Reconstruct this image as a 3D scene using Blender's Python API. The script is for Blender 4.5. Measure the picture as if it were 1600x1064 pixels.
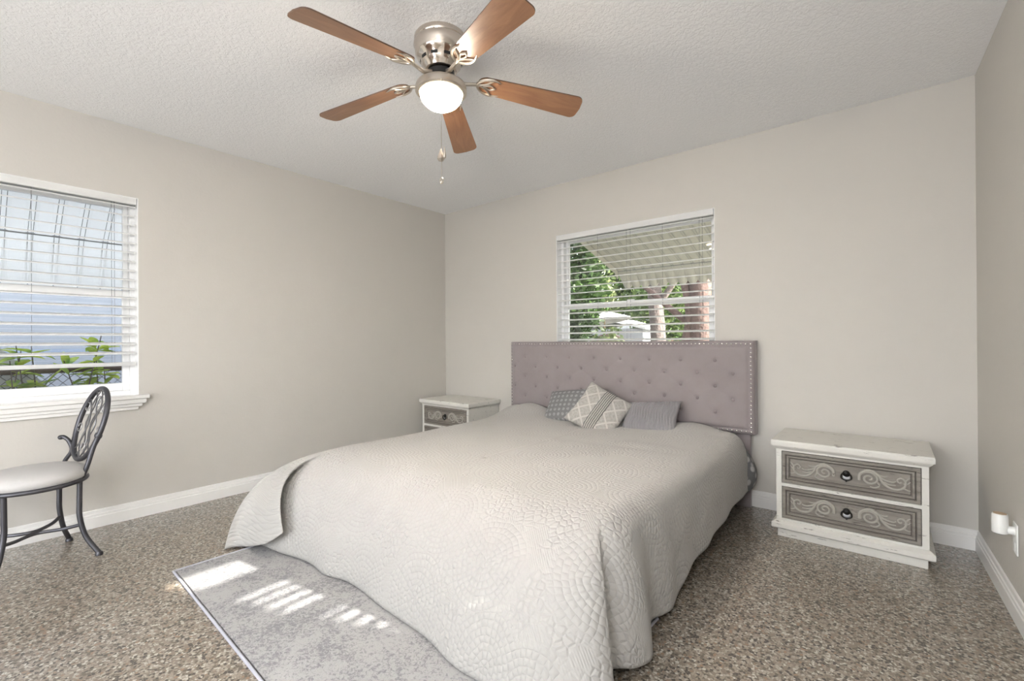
import bpy, bmesh, math, random
import numpy as np
from mathutils import Vector, Matrix
random.seed(7); np.random.seed(7)
D = bpy.data
for o in list(D.objects): D.objects.remove(o)
SC = bpy.context.scene
C = SC.collection
R = math.radians

# ------------------------------------------------------------------ camera
F_PX, YAW, PITCH, ROLL, CAM_H = 720.81, .6865, .0019, -.0059, 1.0874
cam = D.cameras.new('camera'); cam.sensor_width = 36; cam.lens = F_PX/1600*36; cam.clip_start = .02; cam.clip_end = 300
co = D.objects.new('camera', cam); C.objects.link(co)
fw = Vector((-math.sin(YAW)*math.cos(PITCH), math.cos(YAW)*math.cos(PITCH), math.sin(PITCH)))
rt = Vector((math.cos(YAW), math.sin(YAW), 0)); up = rt.cross(fw)
rt2 = rt*math.cos(ROLL)+up*math.sin(ROLL); up2 = rt2.cross(fw)
M = Matrix((rt2, up2, -fw)).transposed().to_4x4(); M.translation = Vector((0, 0, CAM_H))
co.matrix_world = M
SC.camera = co
# ------------------------------------------------------------------ world, sun, exposure
SC.view_settings.view_transform = 'Standard'; SC.view_settings.look = 'None'
SC.view_settings.gamma = 1; SC.view_settings.use_curve_mapping = False
SC.view_settings.exposure = 0.40
W = D.worlds.new('sky'); SC.world = W; W.use_nodes = True
nt = W.node_tree; nt.nodes.clear()
sk = nt.nodes.new('ShaderNodeTexSky'); sk.sky_type = 'NISHITA'; sk.sun_disc = False
sk.sun_elevation = R(30); sk.sun_rotation = R(100); sk.air_density = 1.0; sk.dust_density = 1.5
bg = nt.nodes.new('ShaderNodeBackground'); bg.inputs[1].default_value = .85
ow = nt.nodes.new('ShaderNodeOutputWorld')
hs_ = nt.nodes.new('ShaderNodeHueSaturation'); hs_.inputs['Saturation'].default_value = .28; nt.links.new(sk.outputs[0], hs_.inputs['Color']); nt.links.new(hs_.outputs[0], bg.inputs[0]); nt.links.new(bg.outputs[0], ow.inputs[0])
SUN_DIR = Vector((-1, -.16, -.575)).normalized()
sl = D.lights.new('sun', 'SUN'); sl.energy = 21; sl.angle = R(.5); sl.color = (1, .95, .87)
so = D.objects.new('sun', sl); C.objects.link(so); so.rotation_euler = SUN_DIR.to_track_quat('-Z', 'Y').to_euler()
so.location = (8, 3, 8)
# fill area light added behind the camera, set in the rear door opening
al = D.lights.new('rear_fill_area', 'AREA'); al.shape = 'RECTANGLE'; al.size = 2.0; al.size_y = 2.0
al.energy = 40; al.spread = R(180); al.color = (.95, .97, 1)
ao = D.objects.new('rear_fill_area', al); C.objects.link(ao); ao.location = (-1.55, -2.395, 1.06); ao.rotation_euler = (R(96), 0, 0)
# fill point light added behind the camera on the right, without a lamp body
for nm_, loc_, en_ in (('fill_point_light', (-.05, -1.15, 1.75), 80),):
    pl_ = D.lights.new(nm_, 'POINT'); pl_.energy = en_; pl_.shadow_soft_size = .28; pl_.color = (.98, .98, 1.0)
    po_ = D.objects.new(nm_, pl_); C.objects.link(po_); po_.location = loc_
LAMP = 430.0

# ------------------------------------------------------------------ room numbers
XL, YB, XR, SK, CH = -3.6505, 3.3427, .3453, -.0404, 2.44
YR = -2.4
WT = .2
def xr(y): return XR+SK*(y-YB)

# ------------------------------------------------------------------ mesh helpers
class MB:
    def __init__(s): s.v = []; s.f = []
    def add(s, v, f):
        n = len(s.v); s.v += [tuple(p) for p in v]; s.f += [tuple(i+n for i in q) for q in f]
    def box(s, a, b):
        x0, y0, z0 = a; x1, y1, z1 = b
        s.add([(x0,y0,z0),(x1,y0,z0),(x1,y1,z0),(x0,y1,z0),(x0,y0,z1),(x1,y0,z1),(x1,y1,z1),(x0,y1,z1)],
              [(0,3,2,1),(4,5,6,7),(0,1,5,4),(1,2,6,5),(2,3,7,6),(3,0,4,7)])
        return s
    def hexa(s, P):   # 8 points: bottom ring, top ring
        s.add(P, [(0,3,2,1),(4,5,6,7),(0,1,5,4),(1,2,6,5),(2,3,7,6),(3,0,4,7)]); return s
    def prism(s, poly, axis, a, b):   # poly of 2D points, extruded along axis
        n = len(poly)
        def mk(p, t):
            if axis == 0: return (t, p[0], p[1])
            if axis == 1: return (p[0], t, p[1])
            return (p[0], p[1], t)
        s.add([mk(p, a) for p in poly]+[mk(p, b) for p in poly],
              [tuple(range(n))[::-1], tuple(range(n, 2*n))]+[(i, (i+1) % n, n+(i+1) % n, n+i) for i in range(n)])
        return s
    def tube(s, pts, r, seg=8, closed=False, flat=None):
        P = [Vector(p) for p in pts]; n = len(P)
        rr = r if hasattr(r, '__len__') else [r]*n
        vs = []; nrm = None
        for i in range(n):
            if closed: t = P[(i+1) % n]-P[i-1]
            else: t = P[min(i+1, n-1)]-P[max(i-1, 0)]
            if t.length < 1e-9: t = Vector((0, 0, 1))
            t.normalize()
            if flat is not None: nrm = Vector(flat)-t*t.dot(Vector(flat)); nrm.normalize()
            elif nrm is None:
                a = Vector((0, 0, 1)) if abs(t.z) < .9 else Vector((1, 0, 0))
                nrm = (a-t*a.dot(t)).normalized()
            else: nrm = (nrm-t*nrm.dot(t)).normalized()
            b = t.cross(nrm)
            for k in range(seg):
                a = 2*math.pi*k/seg
                vs.append(P[i]+nrm*(rr[i]*math.cos(a))+b*(rr[i]*math.sin(a)))
        fs = []
        m = n if closed else n-1
        for i in range(m):
            j = (i+1) % n
            for k in range(seg):
                k2 = (k+1) % seg
                fs.append((i*seg+k, i*seg+k2, j*seg+k2, j*seg+k))
        if not closed: fs.append(tuple(range(seg))[::-1]); fs.append(tuple((n-1)*seg+k for k in range(seg)))
        s.add(vs, fs); return s
    def lathe(s, prof, seg=32, loc=(0,0,0), axis=2, a0=0, a1=2*math.pi):
        full = abs(a1-a0-2*math.pi) < 1e-6
        m = seg if full else seg+1
        vs = []
        for r, z in prof:
            for k in range(m):
                a = a0+(a1-a0)*k/seg
                p = (r*math.cos(a), r*math.sin(a), z)
                if axis == 0: p = (z, p[0], p[1])
                if axis == 1: p = (p[0], z, p[1])
                vs.append((p[0]+loc[0], p[1]+loc[1], p[2]+loc[2]))
        fs = []
        for i in range(len(prof)-1):
            for k in range(seg):
                k2 = (k+1) % m
                fs.append((i*m+k, i*m+k2, (i+1)*m+k2, (i+1)*m+k))
        s.add(vs, fs); return s
    def grid(s, G):   # G: rows x cols of points
        nr = len(G); nc = len(G[0]); vs = [p for r in G for p in r]
        s.add(vs, [(i*nc+j, i*nc+j+1, (i+1)*nc+j+1, (i+1)*nc+j) for i in range(nr-1) for j in range(nc-1)])
        return s
    def sphere(s, c, r, sc=(1,1,1), seg=12, rings=8):
        prof = [(max(1e-4, math.sin(math.pi*i/rings)), math.cos(math.pi*i/rings)) for i in range(rings+1)]
        vs = []
        for rr, z in prof:
            for k in range(seg):
                a = 2*math.pi*k/seg
                vs.append((c[0]+r*sc[0]*rr*math.cos(a), c[1]+r*sc[1]*rr*math.sin(a), c[2]+r*sc[2]*z))
        s.add(vs, [(i*seg+k, (i+1)*seg+k, (i+1)*seg+(k+1) % seg, i*seg+(k+1) % seg) for i in range(rings) for k in range(seg)])
        return s
    def build(s, name, m, parent=None, smooth=False, bevel=0, bseg=2, fix=True, loc=None):
        me = D.meshes.new(name); me.from_pydata(s.v, [], s.f)
        bm = bmesh.new(); bm.from_mesh(me)
        if fix: bmesh.ops.recalc_face_normals(bm, faces=bm.faces)
        if bevel:
            bmesh.ops.bevel(bm, geom=list(bm.edges), offset=bevel, segments=bseg, profile=.5, affect='EDGES', clamp_overlap=True)
        bm.to_mesh(me); bm.free()
        if smooth or bevel:
            for p in me.polygons: p.use_smooth = True
            try: me.set_sharp_from_angle(angle=R(40))
            except Exception: pass
        o = D.objects.new(name, me); C.objects.link(o)
        if m: me.materials.append(m)
        if parent: o.parent = parent
        if loc: o.location = loc
        return o
def struct(o): o['kind'] = 'structure'; return o
def empty(name, loc=(0,0,0), rz=0):
    o = D.objects.new(name, None); C.objects.link(o); o.location = loc; o.rotation_euler = (0, 0, rz); o.empty_display_size = .1
    return o
def tag(o, label, cat, group=None, kind=None):
    o['label'] = label; o['category'] = cat
    if group: o['group'] = group
    if kind: o['kind'] = kind
    return o
def copy_tree(o, parent=None):
    c = o.copy(); C.objects.link(c)
    if parent: c.parent = parent
    for ch in list(o.children): copy_tree(ch, c)
    return c
def catmull(P, n, closed=False):
    P = np.array(P, float); m = len(P)
    segs = m if closed else m-1
    out = []
    for t in np.linspace(0, segs, n, endpoint=not closed):
        i = min(int(t), segs-1); u = t-i
        if closed: a, b, c, d = P[(i-1) % m], P[i % m], P[(i+1) % m], P[(i+2) % m]
        else: a, b, c, d = P[max(i-1, 0)], P[i], P[min(i+1, m-1)], P[min(i+2, m-1)]
        out.append(.5*((2*b)+(-a+c)*u+(2*a-5*b+4*c-d)*u*u+(-a+3*b-3*c+d)*u**3))
    return np.array(out)

# ------------------------------------------------------------------ material helpers
class NT:
    def __init__(s, name):
        s.m = D.materials.new(name); s.m.use_nodes = True; s.t = s.m.node_tree
        s.b = s.t.nodes['Principled BSDF']; s.out = s.t.nodes['Material Output']
    def n(s, ty, **kw):
        x = s.t.nodes.new('ShaderNode'+ty)
        for k, v in kw.items():
            if k.startswith('i_'):
                key = k[2:]; key = int(key) if key.isdigit() else key
                x.inputs[key].default_value = v
            else: setattr(x, k, v)
        return x
    def l(s, a, b): s.t.links.new(a, b)
    def coord(s, kind='Object', scale=None):
        c = s.n('TexCoord').outputs[kind]
        if scale:
            mp = s.n('Mapping'); mp.inputs['Scale'].default_value = scale; s.l(c, mp.inputs[0]); return mp.outputs[0]
        return c
    def noise(s, vec, scale, detail=3, rough=.5, dist=0):
        x = s.n('TexNoise'); x.inputs['Scale'].default_value = scale; x.inputs['Detail'].default_value = detail
        x.inputs['Roughness'].default_value = rough; x.inputs['Distortion'].default_value = dist
        if vec is not None: s.l(vec, x.inputs['Vector'])
        return x.outputs['Fac']
    def ramp(s, fac, stops, interp='LINEAR'):
        x = s.n('ValToRGB'); e = x.color_ramp.elements; x.color_ramp.interpolation = interp
        while len(e) < len(stops): e.new(.5)
        for k, (p, c) in enumerate(stops):
            e[k].position = p; e[k].color = (*c, 1) if len(c) == 3 else c
        s.l(fac, x.inputs[0]); return x.outputs[0]
    def math(s, op, a, b=None, clamp=False):
        x = s.n('Math', operation=op); x.use_clamp = clamp
        for i, q in enumerate((a, b)):
            if q is None: continue
            if isinstance(q, (int, float)): x.inputs[i].default_value = q
            else: s.l(q, x.inputs[i])
        return x.outputs[0]
    def mix(s, fac, a, b, mode='MIX'):
        x = s.n('Mix', data_type='RGBA', blend_type=mode)
        for i, q in ((0, fac), (6, a), (7, b)):
            if isinstance(q, (int, float)): x.inputs[i].default_value = q
            elif isinstance(q, tuple): x.inputs[i].default_value = (*q, 1)
            else: s.l(q, x.inputs[i])
        return x.outputs[2]
    def bump(s, h, strength, dist=.01, prev=None):
        x = s.n('Bump'); x.inputs['Strength'].default_value = strength; x.inputs['Distance'].default_value = dist
        s.l(h, x.inputs['Height'])
        if prev is not None: s.l(prev, x.inputs['Normal'])
        s.l(x.outputs[0], s.b.inputs['Normal']); return x.outputs[0]
    def set(s, **kw):
        for k, v in kw.items():
            k = k.replace('_', ' ')
            q = s.b.inputs[k]
            if isinstance(v, tuple): v = (*v, 1) if len(v) == 3 else v; q.default_value = v
            elif isinstance(v, (int, float)): q.default_value = v
            else: s.l(v, q)
        return s
def plain(name, col, rough=.5, metal=0, bumpn=None, var=0, **kw):
    t = NT(name); t.set(Base_Color=col, Roughness=rough, Metallic=metal, **kw)
    c = t.coord()
    if var:
        n = t.noise(c, 6, 4)
        t.set(Base_Color=t.mix(n, tuple(x*(1-var) for x in col), tuple(min(1, x*(1+var)) for x in col)))
    if bumpn: t.bump(t.noise(c, bumpn[0], 4), bumpn[1], bumpn[2])
    return t.m

def m_wall():
    t = NT('wall_paint'); c = t.coord()
    t.set(Base_Color=(.55, .528, .49), Roughness=.62)
    a = t.noise(c, 9, 4, .6); b = t.noise(c, 60, 3)
    h = t.math('ADD', t.math('MULTIPLY', a, 1.2), t.math('MULTIPLY', b, .35))
    t.bump(h, .16, .01); return t.m
def m_ceiling():
    t = NT('ceiling_texture'); c = t.coord()
    t.set(Base_Color=(.94, .94, .945), Roughness=.8)
    a = t.noise(c, 52, 5, .62, .8)
    a = t.ramp(a, [(.40, (0,0,0)), (.56, (1,1,1))])
    b = t.noise(c, 120, 3)
    t.bump(t.math('ADD', a, t.math('MULTIPLY', b, .35)), .42, .006); return t.m
def m_terrazzo():
    t = NT('terrazzo'); c = t.coord()
    v = t.n('TexVoronoi', feature='F1'); v.inputs['Scale'].default_value = 112; v.inputs['Randomness'].default_value = 1; t.l(c, v.inputs['Vector'])
    w = t.n('TexVoronoi', feature='DISTANCE_TO_EDGE'); w.inputs['Scale'].default_value = 112; t.l(c, w.inputs['Vector'])
    sep = t.n('SeparateColor'); t.l(v.outputs['Color'], sep.inputs[0])
    chips = t.ramp(sep.outputs[0], [(0, (.018,.013,.009)), (.17, (.10,.075,.055)), (.29, (.21,.17,.13)), (.48, (.30,.255,.205)), (.68, (.38,.345,.29)), (.84, (.27,.17,.105)), (.885, (.53,.50,.44))], 'CONSTANT')
    edge = t.ramp(w.outputs['Distance'], [(.02, (0,0,0)), (.09, (1,1,1))])
    col = t.mix(edge, (.17,.145,.115), chips)
    big = t.noise(c, 1.7, 3)
    col = t.mix(t.math('MULTIPLY', big, .22), col, (.25,.21,.16))
    t.set(Base_Color=col, Roughness=.34)
    t.b.inputs['Specular IOR Level'].default_value = .5
    t.b.inputs['Coat Weight'].default_value = 1.0; t.b.inputs['Coat Roughness'].default_value = .27
    t.bump(t.noise(c, 30, 3), .05, .003)
    return t.m
def m_quilt():
    t = NT('matelasse_cotton'); uv = t.coord('UV')
    # warp
    nz = t.n('TexNoise'); nz.inputs['Scale'].default_value = 9; nz.inputs['Detail'].default_value = 3; t.l(uv, nz.inputs['Vector'])
    wv = t.n('VectorMath', operation='SCALE'); t.l(nz.outputs['Color'], wv.inputs[0]); wv.inputs['Scale'].default_value = .035
    av = t.n('VectorMath', operation='ADD'); t.l(uv, av.inputs[0]); t.l(wv.outputs[0], av.inputs[1])
    P = av.outputs[0]
    # medallions: rings of rounded petals around scattered centres
    vm = t.n('TexVoronoi', feature='F1', voronoi_dimensions='2D'); vm.inputs['Scale'].default_value = 2.6; vm.inputs['Randomness'].default_value = .6; t.l(P, vm.inputs['Vector'])
    lp = t.n('VectorMath', operation='SUBTRACT'); t.l(P, lp.inputs[0]); t.l(vm.outputs['Position'], lp.inputs[1])
    le = t.n('VectorMath', operation='LENGTH'); fl_ = t.n('VectorMath', operation='MULTIPLY'); fl_.inputs[1].default_value = (1, 1, 0); t.l(lp.outputs[0], fl_.inputs[0]); t.l(fl_.outputs[0], le.inputs[0]); r = le.outputs['Value']
    sp = t.n('SeparateXYZ'); t.l(lp.outputs[0], sp.inputs[0])
    th = t.math('ARCTAN2', sp.outputs[1], sp.outputs[0])
    rr = t.math('MULTIPLY', r, 46.0); idx = t.math('FLOOR', rr)
    cnt = t.math('ADD', t.math('MULTIPLY', idx, 3.0), 2.5)
    pa = t.math('ABSOLUTE', t.math('SINE', t.math('ADD', t.math('MULTIPLY', th, cnt), t.math('MULTIPLY', idx, 1.3))))
    pr_ = t.math('SINE', t.math('MULTIPLY', t.math('FRACT', rr), math.pi))
    flower = t.math('MULTIPLY', t.math('POWER', pa, .55), t.math('POWER', pr_, .6))
    # rounded pebbles filling in between
    vs = t.n('TexVoronoi', feature='DISTANCE_TO_EDGE', voronoi_dimensions='2D'); vs.inputs['Scale'].default_value = 40; vs.inputs['Randomness'].default_value = .8; t.l(P, vs.inputs['Vector'])
    pet = t.ramp(vs.outputs['Distance'], [(.0, (0,0,0)), (.25, (1,1,1))])
    pb = t.n('RGBToBW'); t.l(pet, pb.inputs[0])
    near = t.ramp(r, [(.15, (1,1,1)), (.19, (0,0,0))]); nb = t.n('RGBToBW'); t.l(near, nb.inputs[0])
    flor = t.mix(nb.outputs[0], pb.outputs[0], flower)
    # fine diagonal ribs in the ground
    wa = t.n('TexWave', wave_type='BANDS', bands_direction='DIAGONAL'); wa.inputs['Scale'].default_value = 60; wa.inputs['Distortion'].default_value = .6; t.l(uv, wa.inputs['Vector'])
    mask = t.ramp(t.noise(uv, 3.5, 2), [(.44, (0,0,0)), (.48, (1,1,1))])
    mb_ = t.n('RGBToBW'); t.l(mask, mb_.inputs[0]); mask = t.math('MAXIMUM', mb_.outputs[0], nb.outputs[0])
    h = t.mix(mask, t.math('MULTIPLY', wa.outputs['Fac'], .35), flor)
    t.set(Base_Color=(.425, .412, .392), Roughness=.85)
    t.b.inputs['Sheen Weight'].default_value = .15
    x = t.n('RGBToBW'); t.l(h, x.inputs[0])
    t.bump(x.outputs[0], .65, .005)
    return t.m
def m_rug():
    t = NT('rug_pile'); c = t.coord()
    n1 = t.noise(c, 80, 4, .68, 1.0); n2 = t.noise(c, 5, 4, .6); n3 = t.noise(c, 220, 2)
    m = t.math('ADD', n1, t.math('MULTIPLY', t.math('SUBTRACT', n2, .5), .55))
    f = t.ramp(m, [(.40, (0,0,0)), (.52, (1,1,1))])
    col = t.mix(f, (.21,.208,.218), (.36,.355,.352))
    t.set(Base_Color=col, Roughness=.95)
    t.bump(t.math('ADD', t.math('MULTIPLY', n1, 1.0), t.math('MULTIPLY', n3, .4)), .5, .006); return t.m
def m_velvet():
    t = NT('mauve_velvet'); c = t.coord()
    n = t.noise(c, 7, 4, .6)
    t.set(Base_Color=t.mix(n, (.235,.20,.205), (.30,.265,.27)), Roughness=.8)
    t.b.inputs['Sheen Weight'].default_value = .35; t.b.inputs['Sheen Roughness'].default_value = .4
    t.bump(t.noise(c, 12, 3), .15, .006); return t.m
def m_distress(name, base, wear, glaze=None, amount=.5):
    t = NT(name); c = t.coord()
    mp = t.n('Mapping'); mp.inputs['Scale'].default_value = (1, 1, 5); t.l(c, mp.inputs[0])
    mh = t.n('Mapping'); mh.inputs['Scale'].default_value = (2.2, 12, 16); t.l(c, mh.inputs[0])
    n = t.noise(mh.outputs[0], 5, 6, .7)
    w = t.ramp(n, [(.70-.1*amount, (0,0,0)), (.74-.1*amount, (1,1,1))])
    col = t.mix(w, base, wear)
    if glaze:
        g = t.ramp(t.noise(mh.outputs[0], 2.2, 5, .6), [(.35, (0,0,0)), (.7, (1,1,1))])
        col = t.mix(t.math('MULTIPLY', g, .75), col, glaze)
    t.set(Base_Color=col, Roughness=.55); t.bump(n, .2, .003); return t.m
def m_wood_blade():
    t = NT('fan_blade_wood'); c = t.coord(scale=(1, 9, 9))
    n = t.noise(c, 3.2, 5, .6, .6); n2 = t.noise(c, 14, 3)
    col = t.ramp(t.math('ADD', t.math('MULTIPLY', n, .8), t.math('MULTIPLY', n2, .2)), [(.3, (.19,.088,.045)), (.7, (.32,.165,.088))])
    t.set(Base_Color=col, Roughness=.3); t.b.inputs['Coat Weight'].default_value = .3; t.b.inputs['Coat Roughness'].default_value = .15; return t.m
def m_leaf(name, a, b, scale=3):
    t = NT(name); c = t.coord(); n = t.noise(c, scale, 3)
    col = t.ramp(n, [(.35, a), (.62, b)])
    t.set(Base_Color=col, Roughness=.5)
    t.b.inputs['Transmission Weight'].default_value = 0
    tr = t.n('BsdfTranslucent'); t.l(col, tr.inputs[0])
    mx = t.n('MixShader'); mx.inputs[0].default_value = .35
    t.l(t.b.outputs[0], mx.inputs[1]); t.l(tr.outputs[0], mx.inputs[2]); t.l(mx.outputs[0], t.out.inputs[0]); return t.m
def m_glass():
    t = NT('window_glass')
    gl = t.n('BsdfGlossy'); gl.inputs['Roughness'].default_value = .0
    tr = t.n('BsdfTransparent'); tr.inputs[0].default_value = (.97,.98,.98,1)
    fr = t.n('Fresnel'); fr.inputs[0].default_value = 1.5
    mx = t.n('MixShader'); t.l(fr.outputs[0], mx.inputs[0]); t.l(tr.outputs[0], mx.inputs[1]); t.l(gl.outputs[0], mx.inputs[2])
    t.l(mx.outputs[0], t.out.inputs[0]); return t.m
def m_siding(name, col, pitch, depth=.6):
    t = NT(name); c = t.coord()
    s = t.n('SeparateXYZ'); t.l(c, s.inputs[0])
    f = t.math('FRACT', t.math('DIVIDE', s.outputs[2], pitch))
    t.set(Base_Color=col, Roughness=.6); t.bump(t.math('MULTIPLY', f, -1), depth, .02); return t.m
def m_translucent(name, col, fac=.5):
    t = NT(name); t.set(Base_Color=col, Roughness=.5)
    tr = t.n('BsdfTranslucent'); tr.inputs[0].default_value = (*col, 1)
    mx = t.n('MixShader'); mx.inputs[0].default_value = fac
    t.l(t.b.outputs[0], mx.inputs[1]); t.l(tr.outputs[0], mx.inputs[2]); t.l(mx.outputs[0], t.out.inputs[0]); return t.m
def m_globe():
    t = NT('frosted_lamp_glass'); c = t.coord(); s = t.n('SeparateXYZ'); t.l(c, s.inputs[0])
    # brighter where the bulb sits, low in the bowl
    f = t.ramp(t.math('MULTIPLY', s.outputs[2], -13.9), [(.0, (0,0,0)), (1, (1,1,1))])
    col = t.mix(f, (1, .82, .55), (1, .95, .87))
    t.set(Base_Color=(.9,.88,.8), Roughness=.4); t.b.inputs['Emission Color'].default_value = (1, .8, .55, 1)
    t.l(col, t.b.inputs['Emission Color'])
    bw = t.n('RGBToBW'); t.l(f, bw.inputs[0])
    t.l(t.math('MULTIPLY', t.math('ADD', t.math('POWER', bw.outputs[0], 1.8), .0035), LAMP), t.b.inputs['Emission Strength'])
    return t.m

MT = dict(
    wall=m_wall(), ceil=m_ceiling(), floor=m_terrazzo(), quilt=m_quilt(), rug=m_rug(), velvet=m_velvet(),
    trim=plain('trim_white', (.78,.77,.75), .35, bumpn=(20,.05,.003)),
    vinyl=plain('window_vinyl', (.90,.90,.90), .35, bumpn=(15,.03,.003)),
    slat=m_translucent('blind_slat_white', (.94,.94,.93), .38),
    cord=plain('cord_grey', (.16,.16,.17), .7, bumpn=(200,.2,.002)),
    glass=m_glass(),
    nickel=plain('brushed_nickel', (.62,.56,.50), .13, 1, bumpn=(40,.03,.002)),
    nickel2=plain('satin_nickel', (.66,.60,.53), .32, 1, bumpn=(40,.03,.002)),
    dark=plain('dark_metal', (.03,.03,.03), .4, .6, bumpn=(40,.05,.002)),
    wood=m_wood_blade(), bladeedge=plain('blade_edge', (.10,.055,.035), .5, bumpn=(40,.05,.002)),
    globe=m_globe(),
    paint=m_distress('chipped_cream_paint', (.67,.655,.61), (.06,.045,.035), None, .8),
    paint2=m_distress('glazed_drawer_front', (.26,.24,.21), (.06,.045,.035), (.12,.10,.085), .9),
    carve=m_distress('glazed_carving', (.37,.35,.31), (.10,.08,.065), None, .7),
    groove=plain('dark_glaze', (.045,.036,.03), .7, var=.4, bumpn=(60,.3,.002)),
    iron=plain('pewter_iron', (.085,.085,.095), .38, .75, bumpn=(70,.15,.002), var=.3),
    silverwire=plain('silver_wire', (.42,.42,.43), .35, .8, bumpn=(70,.15,.002)),
    pewter=plain('pewter_wire', (.20,.20,.21), .35, .8, bumpn=(70,.15,.002)),
    seatfab=plain('seat_fabric', (.50,.49,.48), .8, bumpn=(160,.3,.002), var=.05),
    black=plain('black_fabric', (.012,.012,.013), .9, bumpn=(100,.3,.002)),
    iron2=plain('blackened_pull', (.012,.011,.010), .35, .5, bumpn=(100,.3,.002)),
    button=plain('velvet_button', (.24,.205,.21), .8, bumpn=(60,.1,.002)),
    nail=plain('nailhead_nickel', (.62,.60,.57), .25, 1, bumpn=(60,.05,.002)),
    plastic=plain('white_plastic', (.80,.80,.78), .3, bumpn=(30,.03,.002)),
    greylens=plain('grey_lens', (.22,.23,.23), .25, bumpn=(60,.2,.002)),
    awn=m_translucent('awning_white_panel', (.95,.95,.94), .62),
    awn2=plain('awning_cream_metal', (.50,.48,.42), .5, bumpn=(20,.05,.002), var=.06),
    awnrib=plain('awning_dark_rib', (.30,.30,.29), .5, bumpn=(20,.05,.002)),
    siding=m_siding('blue_grey_siding', (.215,.24,.285), .16),
    stucco=plain('pale_stucco', (.55,.56,.58), .9, bumpn=(60,.6,.01), var=.1),
    rust=plain('rusty_rail', (.10,.065,.055), .7, bumpn=(50,.5,.003), var=.4),
    wire=plain('fence_wire', (.10,.10,.11), .5, .5, bumpn=(50,.1,.003)),
    bark=plain('bark', (.13,.105,.095), .9, bumpn=(18,1,.03), var=.4),
    redbark=plain('reddish_bark', (.13,.085,.072), .9, bumpn=(18,1,.03), var=.5),
    leafdark=m_leaf('dark_leaf', (.015,.032,.010), (.07,.13,.03)),
    leafmid=m_leaf('mid_leaf', (.035,.075,.022), (.17,.23,.07)),
    leaflight=m_leaf('light_leaf', (.07,.11,.035), (.24,.28,.11)),
    leafplant=m_leaf('yellow_green_leaf', (.16,.30,.06), (.60,.70,.12), 9),
    leafred=m_leaf('reddish_leaf', (.10,.04,.03), (.28,.22,.12)),
    grass=plain('lawn_green', (.20,.195,.16), .9, bumpn=(60,1,.02), var=.4),
    paving=plain('paving', (.45,.44,.42), .9, bumpn=(40,.3,.01), var=.2),
    canvas=plain('umbrella_canvas', (.62,.61,.59), .8, bumpn=(60,.2,.003)),
    brown=plain('brown_cover', (.13,.085,.065), .8, bumpn=(30,.4,.01), var=.3),
    greywall=plain('grey_house_wall', (.38,.39,.41), .8, bumpn=(40,.3,.01), var=.1),
    roofm=plain('shingle_roof', (.20,.19,.19), .9, bumpn=(30,.8,.01), var=.3),
)
def m_fab(name, kind):
    t = NT(name); uv = t.coord('UV')
    if kind == 'damask':
        v = t.n('TexVoronoi', feature='F1'); v.inputs['Scale'].default_value = 9; v.inputs['Randomness'].default_value = 0; t.l(uv, v.inputs['Vector'])
        f = t.ramp(v.outputs['Distance'], [(.26, (1,1,1)), (.34, (0,0,0))])
        n = t.ramp(t.noise(uv, 40, 2), [(.4, (0,0,0)), (.6, (1,1,1))])
        col = t.mix(t.math('MULTIPLY', f, t.math('ADD', t.math('MULTIPLY', n, .6), .3)), (.165,.165,.168), (.36,.36,.36))
        t.set(Base_Color=col, Roughness=.6); t.bump(f, .3, .002)
    elif kind == 'lattice':
        s = t.n('SeparateXYZ'); t.l(uv, s.inputs[0])
        a = t.math('ADD', s.outputs[0], s.outputs[1]); b = t.math('SUBTRACT', s.outputs[0], s.outputs[1])
        def band(q, k):
            f = t.math('ABSOLUTE', t.math('SUBTRACT', t.math('FRACT', t.math('MULTIPLY', q, k)), .5))
            return t.math('LESS_THAN', f, .07)
        x = t.math('MAXIMUM', band(a, 3.2), band(b, 3.2)); y = t.math('MAXIMUM', band(a, 9.6), band(b, 9.6))
        n = t.noise(uv, 26, 3)
        base = t.mix(t.ramp(n, [(.35,(0,0,0)),(.65,(1,1,1))]), (.31,.30,.28), (.40,.38,.355))
        col = t.mix(t.math('MULTIPLY', y, .25), base, (.50,.48,.45)); col = t.mix(x, col, (.50,.48,.45))
        t.set(Base_Color=col, Roughness=.8); t.bump(t.math('ADD', x, t.math('MULTIPLY', n, .4)), .35, .002)
    elif kind == 'comfort':
        v = t.n('TexVoronoi', feature='F1'); v.inputs['Scale'].default_value = 22; t.l(t.coord(), v.inputs['Vector'])
        f = t.ramp(v.outputs['Distance'], [(.3, (1,1,1)), (.5, (0,0,0))])
        t.set(Base_Color=t.mix(f, (.16,.16,.165), (.44,.43,.42)), Roughness=.8); t.bump(f, .3, .004)
    return t.m
MT['damask'] = m_fab('grey_damask', 'damask'); MT['lattice'] = m_fab('grey_lattice_weave', 'lattice'); MT['comfort'] = m_fab('patterned_comforter', 'comfort')
MT['pleat'] = plain('taupe_satin', (.245,.235,.245), .55, bumpn=(30,.1,.003)); MT['cream'] = plain('cream_band', (.47,.45,.41), .8, bumpn=(80,.3,.002)); MT['ribbon'] = plain('dark_grey_ribbon', (.10,.10,.105), .7, bumpn=(80,.3,.002))

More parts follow.
